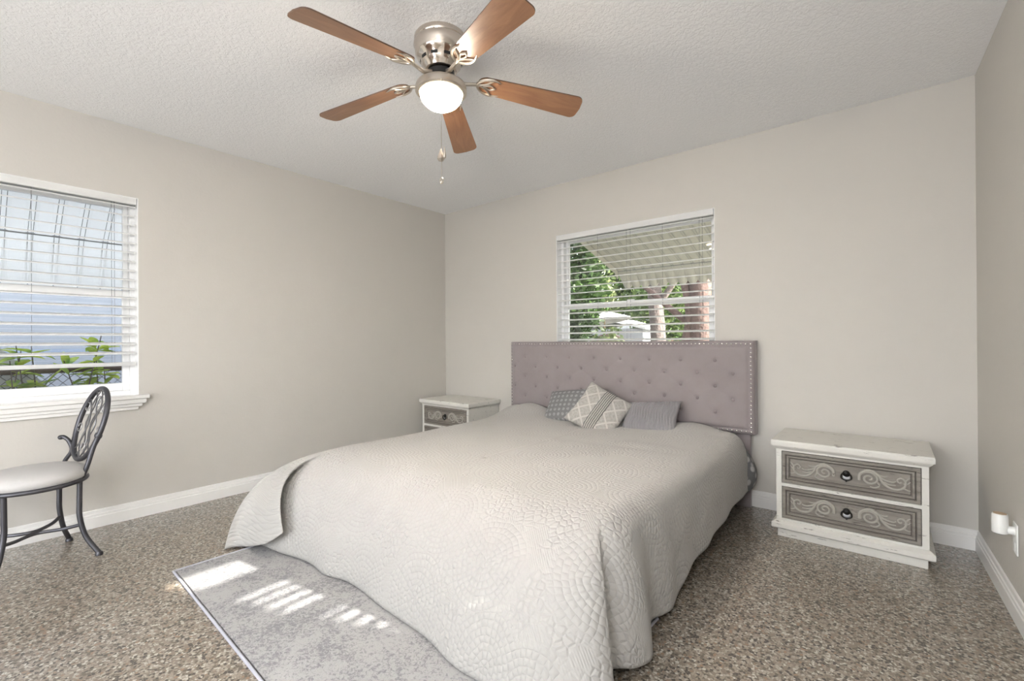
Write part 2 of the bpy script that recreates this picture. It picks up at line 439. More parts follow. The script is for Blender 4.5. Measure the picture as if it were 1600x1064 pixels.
# ================================================================== SETTING
struct(MB().box((XL-WT, YR-WT, -.15), (1.0, YB+WT, 0)).build('floor', MT['floor']))
struct(MB().box((XL-WT, YR-WT, CH), (1.0, YB+WT, CH+.15)).build('ceiling', MT['ceil']))
WLY = (-.56, .755); WLZ = (.765, 2.0)          # left window opening
WBX = (-2.237, -.931); WBZ = (.765, 2.0)       # back window opening
WRY = (.10, 1.460); WRZ = (.765, 1.86)           # unseen opening added in the right wall to let sun onto the rug
def wall_x(name, xi, xo, y0, y1, hole, mat, sk=False):
    mb = MB(); h0, h1 = hole[0]; z0, z1 = hole[1]
    for (a, b, c, d) in ((y0, h0, 0, CH), (h1, y1, 0, CH), (h0, h1, 0, z0), (h0, h1, z1, CH)):
        if sk: mb.hexa([(xr(a),a,c),(xr(a)+WT,a,c),(xr(b)+WT,b,c),(xr(b),b,c),(xr(a),a,d),(xr(a)+WT,a,d),(xr(b)+WT,b,d),(xr(b),b,d)])
        else: mb.box((xo, a, c), (xi, b, d))
    o = mb.build(name, mat, fix=False); me = o.data
    bm = bmesh.new(); bm.from_mesh(me); bmesh.ops.remove_doubles(bm, verts=bm.verts, dist=1e-5); bm.to_mesh(me); bm.free()
    return struct(o)
wall_x('wall_left', XL, XL-WT, YR, YB+WT, (WLY, WLZ), MT['wall'])
wall_x('wall_right', None, None, YR, YB+WT, (WRY, WRZ), MT['wall'], True)
mb = MB()
for (a, b, c, d) in ((XL, WBX[0], 0, CH), (WBX[1], XR+.004, 0, CH), (WBX[0], WBX[1], 0, WBZ[0]), (WBX[0], WBX[1], WBZ[1], CH)):
    mb.box((a, YB, c), (b, YB+WT, d))
struct(mb.build('wall_back', MT['wall']))
mb = MB(); DX = (-2.6, -.5)
for (a, b, c, d) in ((XL, DX[0], 0, CH), (DX[1], .55, 0, CH), (DX[0], DX[1], 2.1, CH)): mb.box((a, YR-WT, c), (b, YR, d))
struct(mb.build('wall_rear', MT['wall']))
# sliding door added behind the camera to let more daylight in
mb = MB()
for x in (DX[0], (DX[0]+DX[1])/2-.03, DX[1]-.06): mb.box((x, YR-.14, .03), (x+.06, YR-.06, 2.1))
for z in (0, 2.04): mb.box((DX[0], YR-.14, z), (DX[1], YR-.06, z+.06))
struct(mb.build('added_door', MT['vinyl']))
# baseboards with a stepped profile
BBP = [(0,0), (.014,0), (.014,.062), (.011,.066), (.011,.078), (.007,.082), (.006,.100), (.002,.104), (0,.104)]
mb = MB().prism([(XL+a, b) for a, b in BBP], 1, YR, YB); struct(mb.build('baseboard_left', MT['trim']))
mb = MB().prism([(YB-a, b) for a, b in BBP], 0, XL+.014, XR); struct(mb.build('baseboard_back', MT['trim']))
G = [[(xr(y)-a, y, b) for a, b in BBP] for y in (YR, YB-.014)]
struct(MB().grid(G).build('baseboard_right', MT['trim']))
# left window stool and stepped apron
mb = MB()
mb.box((XL-.06, WLY[0]-.05, .745), (XL+.045, WLY[1]+.047, .768))
for (z0, z1, d, e) in ((.716, .745, .034, .032), (.697, .716, .024, .014), (.676, .697, .015, -.004)): mb.box((XL-.01, WLY[0]-e, z0), (XL+d, WLY[1]+e, z1))
struct(mb.build('trim_1', MT['trim'], bevel=.002, bseg=1))

def window(name, ax, a0, a1, z0, z1, face, out, zm, bot=.0):
    """ax: 0 -> window in a wall of constant x (runs along y), 1 -> constant y. face: inner wall coordinate, out: +-1 outward"""
    root = empty(name, ((face, a0, z0) if ax == 0 else (a0, face, z0)))
    L = a1-a0; H = z1-z0
    def bx(mb, s0, s1, d0, d1, t0, t1):
        if ax == 0: mb.box((min(out*d0, out*d1), s0, t0), (max(out*d0, out*d1), s1, t1))
        else: mb.box((s0, min(out*d0, out*d1), t0), (s1, max(out*d0, out*d1), t1))
    fr = MB(); w = .028
    for (s0, s1, t0, t1) in ((0, w, 0, H), (L-w, L, 0, H), (w, L-w, 0, w), (w, L-w, H-w, H)): bx(fr, s0, s1, .075, .16, t0, t1)
    fr.build('window_frame', MT['vinyl'], root, bevel=.003, bseg=1)
    if name != 'added_window':
        jl = MB(); k = .004
        for (s0, s1, t0, t1) in ((0, k, 0, H), (L-k, L, 0, H), (k, L-k, H-k, H), (k, L-k, 0, k)): bx(jl, s0, s1, .001, .08, t0, t1)
        jl.build('jamb_liner', MT['vinyl'], root)
    zr = zm-z0
    def sash(nm, t0, t1, d0, d1, st, rb, rt_):
        m = MB()
        bx(m, w, w+st, d0, d1, t0, t1); bx(m, L-w-st, L-w, d0, d1, t0, t1)
        bx(m, w+st, L-w-st, d0, d1, t0, t0+rb); bx(m, w+st, L-w-st, d0, d1, t1-rt_, t1)
        s = m.build(nm, MT['vinyl'], root, bevel=.003, bseg=1)
        g = MB(); dm = (d0+d1)/2; bx(g, w+st-.004, L-w-st+.004, dm-.003, dm+.003, t0+rb-.004, t1-rt_+.004)
        g.build('glass_pane', MT['glass'], s)
    sash('lower_sash', w, zr+.022, .082, .112, .036, .048, .045)
    sash('upper_sash', zr-.022, H-w, .114, .144, .026, .045, .03)
    m = MB(); bx(m, L*.5-.03, L*.5+.03, .070, .084, zr+.018, zr+.030); m.build('sash_lock', MT['vinyl'], root, bevel=.002, bseg=1)
    return struct(root)
window('window_1', 0, WLY[0], WLY[1], WLZ[0], WLZ[1], XL, -1, 1.40)
window('window_2', 1, WBX[0], WBX[1], WBZ[0], WBZ[1], YB, 1, 1.385)
window('added_window', 0, WRY[0], WRY[1], WRZ[0], WRZ[1], xr(.77)+.02, 1, 1.38)  # unseen window added as the way in for the sun patches

def blind(name, ax, a0, a1, ztop, zbot, face, out, pitch, depth, cords, lab, valance=True, tilt=4, dense=True, vh=.044):
    root = empty(name, ((face, a0, zbot) if ax == 0 else (a0, face, zbot)))
    L = a1-a0; H = ztop-zbot
    def q(s, d, t): return (out*d, s, t) if ax == 0 else (s, out*d, t)
    c = .008+depth/2
    if valance:
        m = MB(); 
        prof = [(.0,H-.003),(.0,H-vh+.004),(.003,H-vh),(.012,H-vh),(.012,H-.003)]
        P0 = [q(.002, d, t) for d, t in prof]; P1 = [q(L-.002, d, t) for d, t in prof]
        n = 5; m.add(P0+P1, [tuple(range(n)), tuple(range(n, 2*n))]+[(i, (i+1) % n, n+(i+1) % n, n+i) for i in range(n)])
        m.build('valance', MT['slat'], root)
        m = MB(); p = [q(.004, .014, H-vh+.004), q(L-.004, min(.066, depth+.01), H-.003)]
        m.box(tuple(min(p[0][i], p[1][i]) for i in range(3)), tuple(max(p[0][i], p[1][i]) for i in range(3))); m.build('head_rail', MT['slat'], root)
    zt = H-vh-.008 if valance else H
    nsl = int((zt-.035)/pitch)+1
    me = None
    for k in range(nsl):
        z = zt-k*pitch
        if z < .03: break
        if me is None:
            m = MB(); G = []
            for j in range(7):
                u = j/6*2-1; dd = u*depth/2*math.cos(R(tilt)); zz = -.0022*u*u+u*math.sin(R(tilt))*depth/2
                G.append((dd, zz))
            top = [[q(s, c+dd, zz+.0028) for dd, zz in G] for s in (.005, L-.005)]
            bt = [[q(s, c+dd, zz-.0028) for dd, zz in G] for s in (.005, L-.005)]
            n = 14
            ring0 = top[0]+bt[0][::-1]; ring1 = top[1]+bt[1][::-1]
            m.add(ring0+ring1, [tuple(range(n)), tuple(range(n, 2*n))]+[(i, (i+1) % n, n+(i+1) % n, n+i) for i in range(n)])
            o = m.build('slat', MT['slat'], root, loc=(0, 0, z)); me = o.data
        else:
            o = D.objects.new('slat', me); C.objects.link(o); o.parent = root; o.location = (0, 0, z)
    m = MB(); p = [q(.004, c-depth/2+.002, .0), q(L-.004, c+depth/2-.002, .022)]
    m.box(tuple(min(p[0][i], p[1][i]) for i in range(3)), tuple(max(p[0][i], p[1][i]) for i in range(3))); m.build('bottom_rail', MT['slat'], root, bevel=.003)
    for (s, d) in cords:
        m = MB(); m.tube([q(s, d, .01), q(s, d, H-.03)], .0011, 6); m.build('lift_cord', MT['cord'], root)
    return tag(root, *lab)
lw0 = WLY[0]
blind('window_blind', 0, WLY[0]+.006, WLY[1]-.006, WLZ[1], .95, XL, -1, .0572, .06,
      [(.626-lw0, .036), (.640-lw0, .036), (.285-lw0, .040), (.0, .036) if False else (.06, .036)],
      ('white horizontal slat blind stopping short of the sill, in the left window beside the chair', 'window blind'), tilt=11)
bx0 = WBX[0]
blind('window_blind', 1, WBX[0]+.006, WBX[1]-.006, WBZ[1], .80, YB, 1, .0565, .06,
      [(-1.605-bx0, .036), (-1.573-bx0, .036), (-1.05-bx0, .036), (-1.028-bx0, .036), (-1.868-bx0, .05), (-1.322-bx0, .05)],
      ('white horizontal slat blind in the window above the tufted headboard', 'window blind'), tilt=9)
blind('window_blind', 0, WRY[0]+.003, WRY[1]-.003, 1.626, .775, xr(.77)+.02, 1, .0435, .036, [(.3, .03), (1.1, .03)],
      ('white slat blind added to stripe the sunlight, in the unseen right wall window', 'window blind'), tilt=0, vh=.085)  # added blind, its slats cut the sunlight into stripes

# ================================================================== CEILING FAN
FX, FY = -1.541, 1.393
fan = empty('ceiling_fan', (FX, FY, 2.19))
tag(fan, 'flush-mount ceiling fan with five brown blades, nickel housing and lit bowl lamp', 'ceiling fan')
def fz(z): return z-2.19
prof = [(.0,2.4395),(.112,2.4395),(.117,2.432),(.117,2.422),(.113,2.414),(.119,2.408),(.120,2.398),(.116,2.388),(.112,2.36),(.104,2.345),(.092,2.335),(.088,2.318),(.078,2.305),(.070,2.292),(.055,2.288),(0,2.288)]
hs = MB().lathe([(r, fz(z)) for r, z in prof], 64).build('motor_housing', MT['nickel'], fan, smooth=True)
for k in range(10):   # vent slots
    a = 2*math.pi*k/10+.2; m = MB()
    P = []
    for z, r in ((2.333, .0915), (2.321, .0893)):
        for da in (-.16, -.08, 0, .08, .16): P.append(((r+.0012)*math.cos(a+da), (r+.0012)*math.sin(a+da), fz(z)))
    m.add(P, [(i, i+1, i+6, i+5) for i in range(4)]); m.build('vent_slot', MT['dark'], hs)
MB().lathe([(r, fz(z)) for r, z in [(0,2.29),(.05,2.29),(.060,2.284),(.060,2.262),(.052,2.258),(0,2.258)]], 40).build('rotor', MT['dark'], fan, smooth=True)
lk = MB().lathe([(r, fz(z)) for r, z in [(.0,2.262),(.036,2.262),(.036,2.250),(.060,2.246),(.095,2.238),(.109,2.228),(.1135,2.215),(.1135,2.198),(.108,2.192),(.097,2.190),(.094,2.196),(.094,2.2),(0,2.2)]], 64).build('light_fitter', MT['nickel2'], fan, smooth=True)
gp = [(.0945*math.cos(t), -.072*math.sin(t)) for t in np.linspace(0, math.pi/2*.999, 14)]
MB().lathe(gp, 48).build('glass_bowl', MT['globe'], lk, smooth=True, loc=(0, 0, fz(2.193)))
# blades
def blade_outline(L0, L1, w0, w1):
    pts = []
    def arc(cx, cy, rr, a0, a1, n=7):
        for t in np.linspace(a0, a1, n): pts.append((cx+rr*math.cos(t), cy+rr*math.sin(t)))
    r0 = .028; r1 = .030
    arc(L1-r1, w1/2-r1, r1, math.pi/2, .08); 
    pts.append((L1+.004, 0))
    arc(L1-r1, -w1/2+r1, r1, -.08, -math.pi/2)
    arc(L0+.045, -w0/2+.045, .045, -math.pi/2, -math.pi+.3)
    arc(L0+.045, w0/2-.045, .045, math.pi-.3, math.pi/2)
    return pts
bl_me = None; blades = []
for k in range(5):
    ang = R(270.5+72*k)
    if bl_me is None:
        out = blade_outline(.165, .655, .098, .137)
        m = MB(); th = .0028
        def lift(x): return fz(2.262)-(x-.15)*.115
        n = len(out)
        P = [(x, y, lift(x)-th) for x, y in out]+[(x, y, lift(x)+th) for x, y in out]
        m.add(P, [tuple(range(n))[::-1], tuple(range(n, 2*n))]+[(i, (i+1) % n, n+(i+1) % n, n+i) for i in range(n)])
        b = m.build('fan_blade', MT['wood'], fan); bl_me = b.data
        bl_me.materials.append(MT['bladeedge'])
        for p in bl_me.polygons:
            if len(p.vertices) == 4: p.material_index = 1
        # blade iron: pierced fan-shaped bracket under the blade plus gooseneck arm
        m = MB()
        m.tube([(.046, 0, fz(2.272)), (.075, 0, fz(2.258)), (.10, .0, fz(2.248)), (.135, 0, fz(2.252)), (.168, 0, fz(2.256))], [.008,.010,.009,.008,.008], 10)
        zb = lambda x: lift(x)-th-.0035
        for s in (-1, 1):
            cv = catmull([(.160,0),(.172,s*.022),(.196,s*.040),(.232,s*.047),(.268,s*.038)], 18)
            m.tube([(x, y, zb(x)) for x, y in cv], [.0065]*12+[.006,.005,.004,.003,.002,.001], 8, flat=(0,0,1))
            cv = catmull([(.172,0),(.196,s*.010),(.215,s*.026),(.232,s*.047)], 12)
            m.tube([(x, y, zb(x)) for x, y in cv], .0045, 8, flat=(0,0,1))
            cv = catmull([(.190,0),(.205,s*.006),(.224,s*.012),(.240,s*.004),(.246,0)], 10)
            m.tube([(x, y, zb(x)) for x, y in cv], .0040, 8, flat=(0,0,1))
        m.sphere((.168, 0, zb(.168)), .010, (1.2,1.2,.5))
        ir = m.build('blade_bracket', MT['nickel2'], b, smooth=True)
        blades.append(b)
    else:
        b = copy_tree(blades[0], fan); blades.append(b)
    # pitch about the blade's own axis, then around the hub
    b.rotation_mode = 'XYZ'
    Rz = Matrix.Rotation(ang, 4, 'Z'); T0 = Matrix.Translation((0, 0, fz(2.262)))
    b.matrix_local = Rz @ T0 @ Matrix.Rotation(R(-12), 4, 'X') @ T0.inverted()
# fix brackets' root: they follow their blade
pc = MB()
cx_, cy_ = .085, -.077
def chain(mb, x, y, z0, z1, st=.006):
    z = z0
    mb.tube([(x, y, z0), (x, y, z1)], .0009, 6)
    while z > z1: mb.sphere((x, y, z), .0017, seg=6, rings=4); z -= st
chain(pc, cx_, cy_, fz(2.200), fz(1.765))
ch = pc.build('pull_chain', MT['nickel2'], fan, smooth=True)
m = MB()
m.lathe([(.001,.052),(.004,.045),(.0135,.018),(.015,.008),(.010,.0),(0.001,-.003)], 20, (cx_-.004, cy_, fz(1.850)))
m.lathe([(.001,.050),(.003,.040),(.007,.014),(.006,.004),(.001,0)], 14, (cx_+.014, cy_+.004, fz(1.856)))
m.build('chain_pendant', MT['nickel2'], ch, smooth=True)
m = MB(); m.tube([(cx_+.010*math.cos(t), cy_, fz(1.765)+.012*math.sin(t)) for t in np.linspace(0, 2*math.pi, 20, endpoint=False)], .0022, 6, closed=True)
m.sphere((cx_, cy_, fz(1.760)), .005); m.build('chain_fob', MT['nickel2'], ch, smooth=True)

# ================================================================== BED
BX0, BX1, BY0 = -2.64, -.725, 1.24
bed = empty('bed', ((BX0+BX1)/2, 2.3, 0))
tag(bed, 'king bed with a button-tufted mauve-grey upholstered headboard', 'bed')
BC = Vector(bed.location)
HX0, HX1, HZ0, HZ1, HYF = -2.682, -.668, .478, 1.083, 3.243
btn = []
for r_i, z in enumerate((.952, .867, .782, .695, .607)):
    xs = [-2.505+.2285*k for k in range(8)] if r_i % 2 == 0 else [-2.622+.2285*k for k in range(9)]
    btn += [(x, z) for x in xs]
nx, nz = 280, 90
xs = np.linspace(HX0, HX1, nx); zs = np.linspace(HZ0, HZ1, nz)
X, Z = np.meshgrid(xs, zs)
d_edge = np.minimum(np.minimum(X-HX0, HX1-X), np.minimum(Z-HZ0, HZ1-Z))
rim = .032
Y = np.full_like(X, HYF)
# padded field inside a raised border
inner = np.clip((d_edge-rim)/.03, 0, 1)
Y -= .010*np.sin(inner*math.pi/2)
Y += .020*(1-np.clip(d_edge/.018, 0, 1))**2
Y += .004*np.exp(-((d_edge-rim)/.004)**2)
for (bx_, bz_) in btn:
    dd = np.sqrt((X-bx_)**2+(Z-bz_)**2)
    Y += .013*np.exp(-(dd/.017)**1.3)
# soft diamond pulls between buttons
for (bx_, bz_) in btn:
    for sx in (-1, 1):
        ex, ez = bx_+sx*.114, bz_-.086
        if not (HX0+.04 < ex < HX1-.04 and ez > HZ0+.08): continue
        t = np.clip(((X-bx_)*(ex-bx_)+(Z-bz_)*(ez-bz_))/((ex-bx_)**2+(ez-bz_)**2), 0, 1)
        dl = np.sqrt((X-bx_-t*(ex-bx_))**2+(Z-bz_-t*(ez-bz_))**2)
        Y += .0020*np.exp(-(dl/.008)**2)*(1-.6*np.sin(t*math.pi))
mb = MB()
P = [[(X[i, j]-BC.x, Y[i, j]-BC.y, Z[i, j]) for j in range(nx)] for i in range(nz)]
mb.grid(P)
# sides and back
yb = 3.335-BC.y
ringi = [(0, j) for j in range(nx)]+[(i, nx-1) for i in range(1, nz)]+[(nz-1, j) for j in range(nx-2, -1, -1)]+[(i, 0) for i in range(nz-2, 0, -1)]
rp = [P[i][j] for i, j in ringi]; n = len(rp)
mb.add(rp+[(p[0], yb, p[2]) for p in rp], [(k, (k+1) % n, n+(k+1) % n, n+k) for k in range(n)]+[tuple(range(n, 2*n))])
hb = mb.build('headboard', MT['velvet'], bed, smooth=True)
bm0 = None
for (bx_, bz_) in btn:
    if bm0 is None:
        o = MB().sphere((0,0,0), .0115, (1,.55,1), 16, 8).build('tuft_button', MT['button'], hb, smooth=True); bm0 = o.data
    else:
        o = D.objects.new('tuft_button', bm0); C.objects.link(o); o.parent = hb
    o.location = (bx_-BC.x, HYF+.0005-BC.y, bz_)
mb = MB(); st = .0285; e = .021
x = HX0+e
while x < HX1-e+.001:
    for z in (HZ0+e, HZ1-e): mb.sphere((x-BC.x, HYF-.0008-BC.y, z), .0062, (1,.5,1), 8, 6)
    x += (HX1-HX0-2*e)/round((HX1-HX0-2*e)/st)
nzz = round((HZ1-HZ0-2*e)/st)
for k in range(1, nzz):
    for x in (HX0+e, HX1-e): mb.sphere((x-BC.x, HYF-.0008-BC.y, HZ0+e+k*(HZ1-HZ0-2*e)/nzz), .0062, (1,.5,1), 8, 6)
mb.build('nailhead_trim', MT['nail'], hb, smooth=True)
for x in (HX0+.03, HX1-.125):
    MB().box((x-BC.x, 3.285-BC.y, 0), (x+.09-BC.x, 3.325-BC.y, HZ0+.02)).build('headboard_leg', MT['velvet'], bed, bevel=.004)
MB().box((BX0+.05-BC.x, BY0+.1-BC.y, .14), (BX1-.06-BC.x, 3.22-BC.y, .26)).build('bed_frame', MT['black'], bed, bevel=.01)
for x in (BX0+.09, -1.68, BX1-.14):
    for y in (1.42, 2.3, 3.13): MB().box((x-.03-BC.x, y-.03-BC.y, .0095 if y < 1.7 and x < -.8 else 0), (x+.03-BC.x, y+.03-BC.y, .15)).build('bed_leg', MT['black'], bed, bevel=.004)
MB().box((BX0+.04-BC.x, BY0+.10-BC.y, .26), (BX1-.05-BC.x, 3.225-BC.y, .42)).build('mattress', plain('mattress_grey', (.45,.45,.46), .8, bumpn=(60,.2,.003)), bed, bevel=.075, bseg=5)

# ---- quilt: a draped sheet laid over the bed, skirt hanging in folds
ZT = .468
def ztop(x, y):
    z = ZT+0*x
    def g(cx, cy, sx, sy, h): return h*np.exp(-((x-cx)/sx)**2-((y-cy)/sy)**2)
    z = z+g(-2.38, 3.16, .24, .22, .085)+g(-1.02, 3.16, .22, .24, .060)+g(-1.65, 3.2, .9, .3, .012)
    z = z-g(-2.66, 2.4, .22, .55, .022)-g(-1.68, 3.0, .25, .2, .006)
    z = z+g(-1.1, 2.6, .20, .06, .008)+g(-1.2, 2.50, .25, .04, -.006)+g(-1.9, 2.4, .3, .05, .004)
    z = z+.0035*np.sin(x*5+y*3)+.003*np.sin(y*7-x*4)
    return z
# columns: top point T, base hem B, fold offset F (dx,dy,dz at the hem), bow
cols = [
 ((-.83,3.17), (-.690,3.17,.150), (0,0,0)),
 ((-.83,3.00), (-.690,3.00,.148), (.006,0,0)),
 ((-.83,2.80), (-.688,2.80,.145), (-.004,0,0)),
 ((-.83,2.62), (-.688,2.62,.128), (.006,0,0)),
 ((-.83,2.45), (-.688,2.45,.110), (-.004,0,0)),
 ((-.83,2.30), (-.688,2.30,.098), (.008,0,0)),
 ((-.83,2.16), (-.688,2.16,.085), (-.006,0,0)),
 ((-.83,2.02), (-.688,2.02,.066), (.004,0,0)),
 ((-.83,1.90), (-.688,1.92,.032), (.000,0,0)),
 ((-.83,1.79), (-.688,1.81,.030), (.018,0,0)),
 ((-.83,1.72), (-.688,1.74,.032), (.008,0,0)),
 ((-.83,1.66), (-.688,1.68,.040), (-.006,0,0)),
 ((-.83,1.61), (-.688,1.63,.040), (.000,0,0)),
 ((-.83,1.60), (-.688,1.545,.025), (.045,0,0)),
 ((-.83,1.575), (-.688,1.48,.022), (.066,0,0)),
 ((-.832,1.555), (-.688,1.40,.030), (.045,0,0)),
 ((-.835,1.54),(-.690,1.335,.035), (-.005,.005,0)),
 ((-.845,1.53),(-.695,1.29,.020), (.015,-.01,0)),
 ((-.86,1.525),(-.700,1.24,.010), (.075,-.01,0)),
 ((-.89,1.53), (-.730,1.17,.008), (.060,-.03,0)),
 ((-.95,1.545),(-.830,1.11,.008), (.010,-.045,0)),
 ((-1.02,1.55),(-.980,1.09,.014), (0,-.03,0)),
 ((-1.14,1.55),(-1.12,1.09,.014), (0,-.035,0)),
 ((-1.30,1.55),(-1.30,1.09,.014), (0,.002,0)),
 ((-1.45,1.55),(-1.45,1.09,.014), (0,.012,0)),
 ((-1.62,1.55),(-1.62,1.095,.014),(0,.015,0)),
 ((-1.78,1.55),(-1.78,1.10,.014), (0,.028,0)),
 ((-1.90,1.55),(-1.90,1.10,.014), (0,.028,0)),
 ((-2.02,1.55),(-2.03,1.10,.014), (0,-.002,0)),
 ((-2.14,1.55),(-2.16,1.10,.016), (0,.008,0)),
 ((-2.24,1.55),(-2.27,1.10,.016), (0,.000,0)),
 ((-2.34,1.55),(-2.40,1.10,.016), (0,-.030,0)),
 ((-2.37,1.552),(-2.50,1.095,.014),(0,-.035,0)),
 ((-2.40,1.556), (-2.56,1.09,.014), (-.06,-.035,0)),     # inner turn of the pleat
 ((-2.42,1.56),(-2.58,1.085,.05), (.10,-.02,.03)),
 ((-2.44,1.565), (-2.60,1.07,.10), (.285,-.030,.055)),   # pleat edge lying over the foot skirt
 ((-2.46,1.575),(-2.62,1.06,.075), (.20,-.055,.01)),
 ((-2.475,1.585),(-2.65,1.05,.03), (.07,-.060,.0)),
 ((-2.49,1.60), (-2.68,1.04,.012), (.0,-.085,0)),
 ((-2.50,1.62),(-2.69,1.06,.008), (-.02,-.145,0)),     # tip on the floor
 ((-2.51,1.65), (-2.70,1.16,.010), (-.055,-.14,0)),
 ((-2.52,1.69), (-2.70,1.32,.014), (-.035,-.03,0)),
 ((-2.52,1.78), (-2.70,1.55,.02), (-.01,0,0)),
 ((-2.52,1.92), (-2.70,1.80,.03), (.015,0,0)),
 ((-2.52,2.10), (-2.70,2.08,.04), (-.01,0,0)),
 ((-2.52,2.40), (-2.70,2.40,.06), (.01,0,0)),
 ((-2.52,2.80), (-2.70,2.80,.08), (0,0,0)),
 ((-2.52,3.17), (-2.70,3.17,.10), (0,0,0)),
]
NC = 720
T = catmull([c[0] for c in cols], NC); B = catmull([c[1] for c in cols], NC); Fo = catmull([c[2] for c in cols], NC)
rows = []; uvs = []
spine = np.stack([-1.675-.015*np.tanh((T[:, 0]+1.675)/.2), np.clip(T[:, 1], 1.8, 3.17)], 1)
for u in np.linspace(0, 1, 50):
    q = spine+(T-spine)*u
    rows.append(np.column_stack([q, ztop(q[:, 0], q[:, 1])])); uvs.append(q.copy())
zt = ztop(T[:, 0], T[:, 1])
dirn = B[:, :2]-T; ln = np.linalg.norm(dirn, axis=1, keepdims=True); dirn = dirn/ln
flare = np.interp(np.arange(NC)/NC*len(cols), [0, 12, 17, 27, 30, 34, 46], [2.6, 2.3, 1.35, 1.35, 1.5, 2.2, 2.4])[:, None]
prev = rows[-1]; acc = np.zeros((NC, 1))
for d in np.linspace(0, 1, 72)[1:]:
    a = 1-(1-d)**flare
    # rounded shoulder then fall
    s = d*1.0
    zz = zt+(B[:, 2]-zt)*(.35*s**3+.65*s**1.9)
    q = T+(B[:, :2]-T)*a
    k = np.clip((d-.18)/.82, 0, 1)**1.25
    q = q+Fo[:, :2]*k; zz = zz+Fo[:, 2]*k
    cur = np.column_stack([q, zz])
    acc = acc+np.linalg.norm(np.column_stack([T+(B[:, :2]-T)*a, zt+(B[:, 2]-zt)*(.35*s**3+.65*s**1.9)])-prev, axis=1, keepdims=True)
    prev = np.column_stack([T+(B[:, :2]-T)*a, zt+(B[:, 2]-zt)*(.35*s**3+.65*s**1.9)])
    rows.append(cur); uvs.append(T+dirn*acc)
V = np.array(rows); U = np.array(uvs); nr = len(rows)
QO = Vector((-1.68, 2.2, 0))
me = D.meshes.new('quilt')
vv = (V-np.array(QO)).reshape(-1, 3)
ff = [(i*NC+j, i*NC+j+1, (i+1)*NC+j+1, (i+1)*NC+j) for i in range(nr-1) for j in range(NC-1)]
me.from_pydata(vv.tolist(), [], ff)
ul = me.uv_layers.new(name='uv'); UU = U.reshape(-1, 2)
li = np.empty(len(me.loops), dtype=np.int32); me.loops.foreach_get('vertex_index', li)
ul.data.foreach_set('uv', UU[li].ravel().astype(np.float32))
bm = bmesh.new(); bm.from_mesh(me); bmesh.ops.recalc_face_normals(bm, faces=bm.faces)
up_n = sum(f.normal.z for f in bm.faces[:3000])
if up_n < 0: bmesh.ops.reverse_faces(bm, faces=bm.faces)
bm.to_mesh(me); bm.free()
for p in me.polygons: p.use_smooth = True
me.materials.append(MT['quilt'])
qo = D.objects.new('quilt', me); C.objects.link(qo); qo.location = QO
md = qo.modifiers.new('thick', 'SOLIDIFY'); md.thickness = .006; md.offset = -1
tag(qo, 'large off-white embossed quilt draped over the bed and trailing onto the rug', 'quilt')

# ---- patterned comforter showing past the quilt near the headboard
G = []
cp = catmull([(-2.60,.45),(-2.45,.50),(-2.38,.535),(-2.2,.505),(-1.9,.455),(-1.5,.45),(-1.15,.49),(-1.02,.512),(-.90,.498),(-.80,.455),(-.715,.385),(-.672,.31),(-.655,.25),(-.66,.19),(-.68,.145)], 160)
for y in np.linspace(3.09, 3.236, 10):
    k = np.clip((y-3.12)/.07, 0, 1)
    G.append([(x-(1-k)*.04*(1 if x > -1.2 else -1), y, z-.035*(1-k)) for x, z in cp])
o = MB().grid(G).build('comforter', MT['comfort'], smooth=True)
o.location = (0, 0, 0)
md = o.modifiers.new('thick', 'SOLIDIFY'); md.thickness = .008; md.offset = -1
tag(o, 'grey and white patterned comforter edge peeking from under the quilt by the headboard', 'comforter')

# ---- throw pillows
def pillow(name, w, h, th, mat, kind, n=44):
    G = [[], []]
    us = np.linspace(-1, 1, n)
    mb = MB(); uvl = []
    for side in (1, -1):
        rowsP = []
        for j, v in enumerate(us):
            r_ = []
            for i, u in enumerate(us):
                pin = 1-.07*(1-abs(v)**2)*abs(u)**3 if True else 1
                pinv = 1-.07*(1-abs(u)**2)*abs(v)**3
                x = u*w/2*pin; y = v*h/2*pinv
                t = th/2*((1-abs(u)**3.2)*(1-abs(v)**3.2))**.55
                if kind == 'pleat' and side > 0:
                    t += .0045*math.sin(u*w*150+1.5*math.sin(v*6+u*3))*((1-u*u)*(1-v*v))**.3
                if kind == 'band' and side > 0 and abs(u-.12) < .16: t += .0
                r_.append((x, y, side*t))
            rowsP.append(r_)
        mb.grid(rowsP)
    o = mb.build(name, mat, smooth=True)
    me = o.data
    ul = me.uv_layers.new(name='uv')
    for lp in me.loops:
        p = me.vertices[lp.vertex_index].co
        ul.data[lp.index].uv = (p.x/w+.5, (p.y/w)+.5)
    bm = bmesh.new(); bm.from_mesh(me); bmesh.ops.remove_doubles(bm, verts=bm.verts, dist=.0004); bmesh.ops.recalc_face_normals(bm, faces=bm.faces); bm.to_mesh(me); bm.free()
    return o
def orient(o, loc, xax, zax):
    x = Vector(xax).normalized(); z = Vector(zax); z = (z-x*z.dot(x)).normalized(); y = z.cross(x)
    M = Matrix((x, y, z)).transposed().to_4x4(); M.translation = Vector(loc); o.matrix_world = M
p1 = pillow('throw_pillow', .36, .30, .10, MT['damask'], 'x')
orient(p1, (-1.99, 3.10, .575), (1, .02, .12), (-.1, -.75, .60))
tag(p1, 'dark grey throw pillow with embossed leaf pattern, behind and left of the lattice pillow', 'pillow')
p2 = pillow('throw_pillow', .37, .37, .11, MT['lattice'], 'band')
tag(p2, 'light grey lattice throw pillow with a striped gathered band, front middle of the three', 'pillow')
def surf_t(u, v, w, h, th): return (u*w/2*(1-.07*(1-v*v)*abs(u)**3), v*h/2*(1-.07*(1-u*u)*abs(v)**3), th/2*((1-abs(u)**3.2)*(1-abs(v)**3.2))**.55)
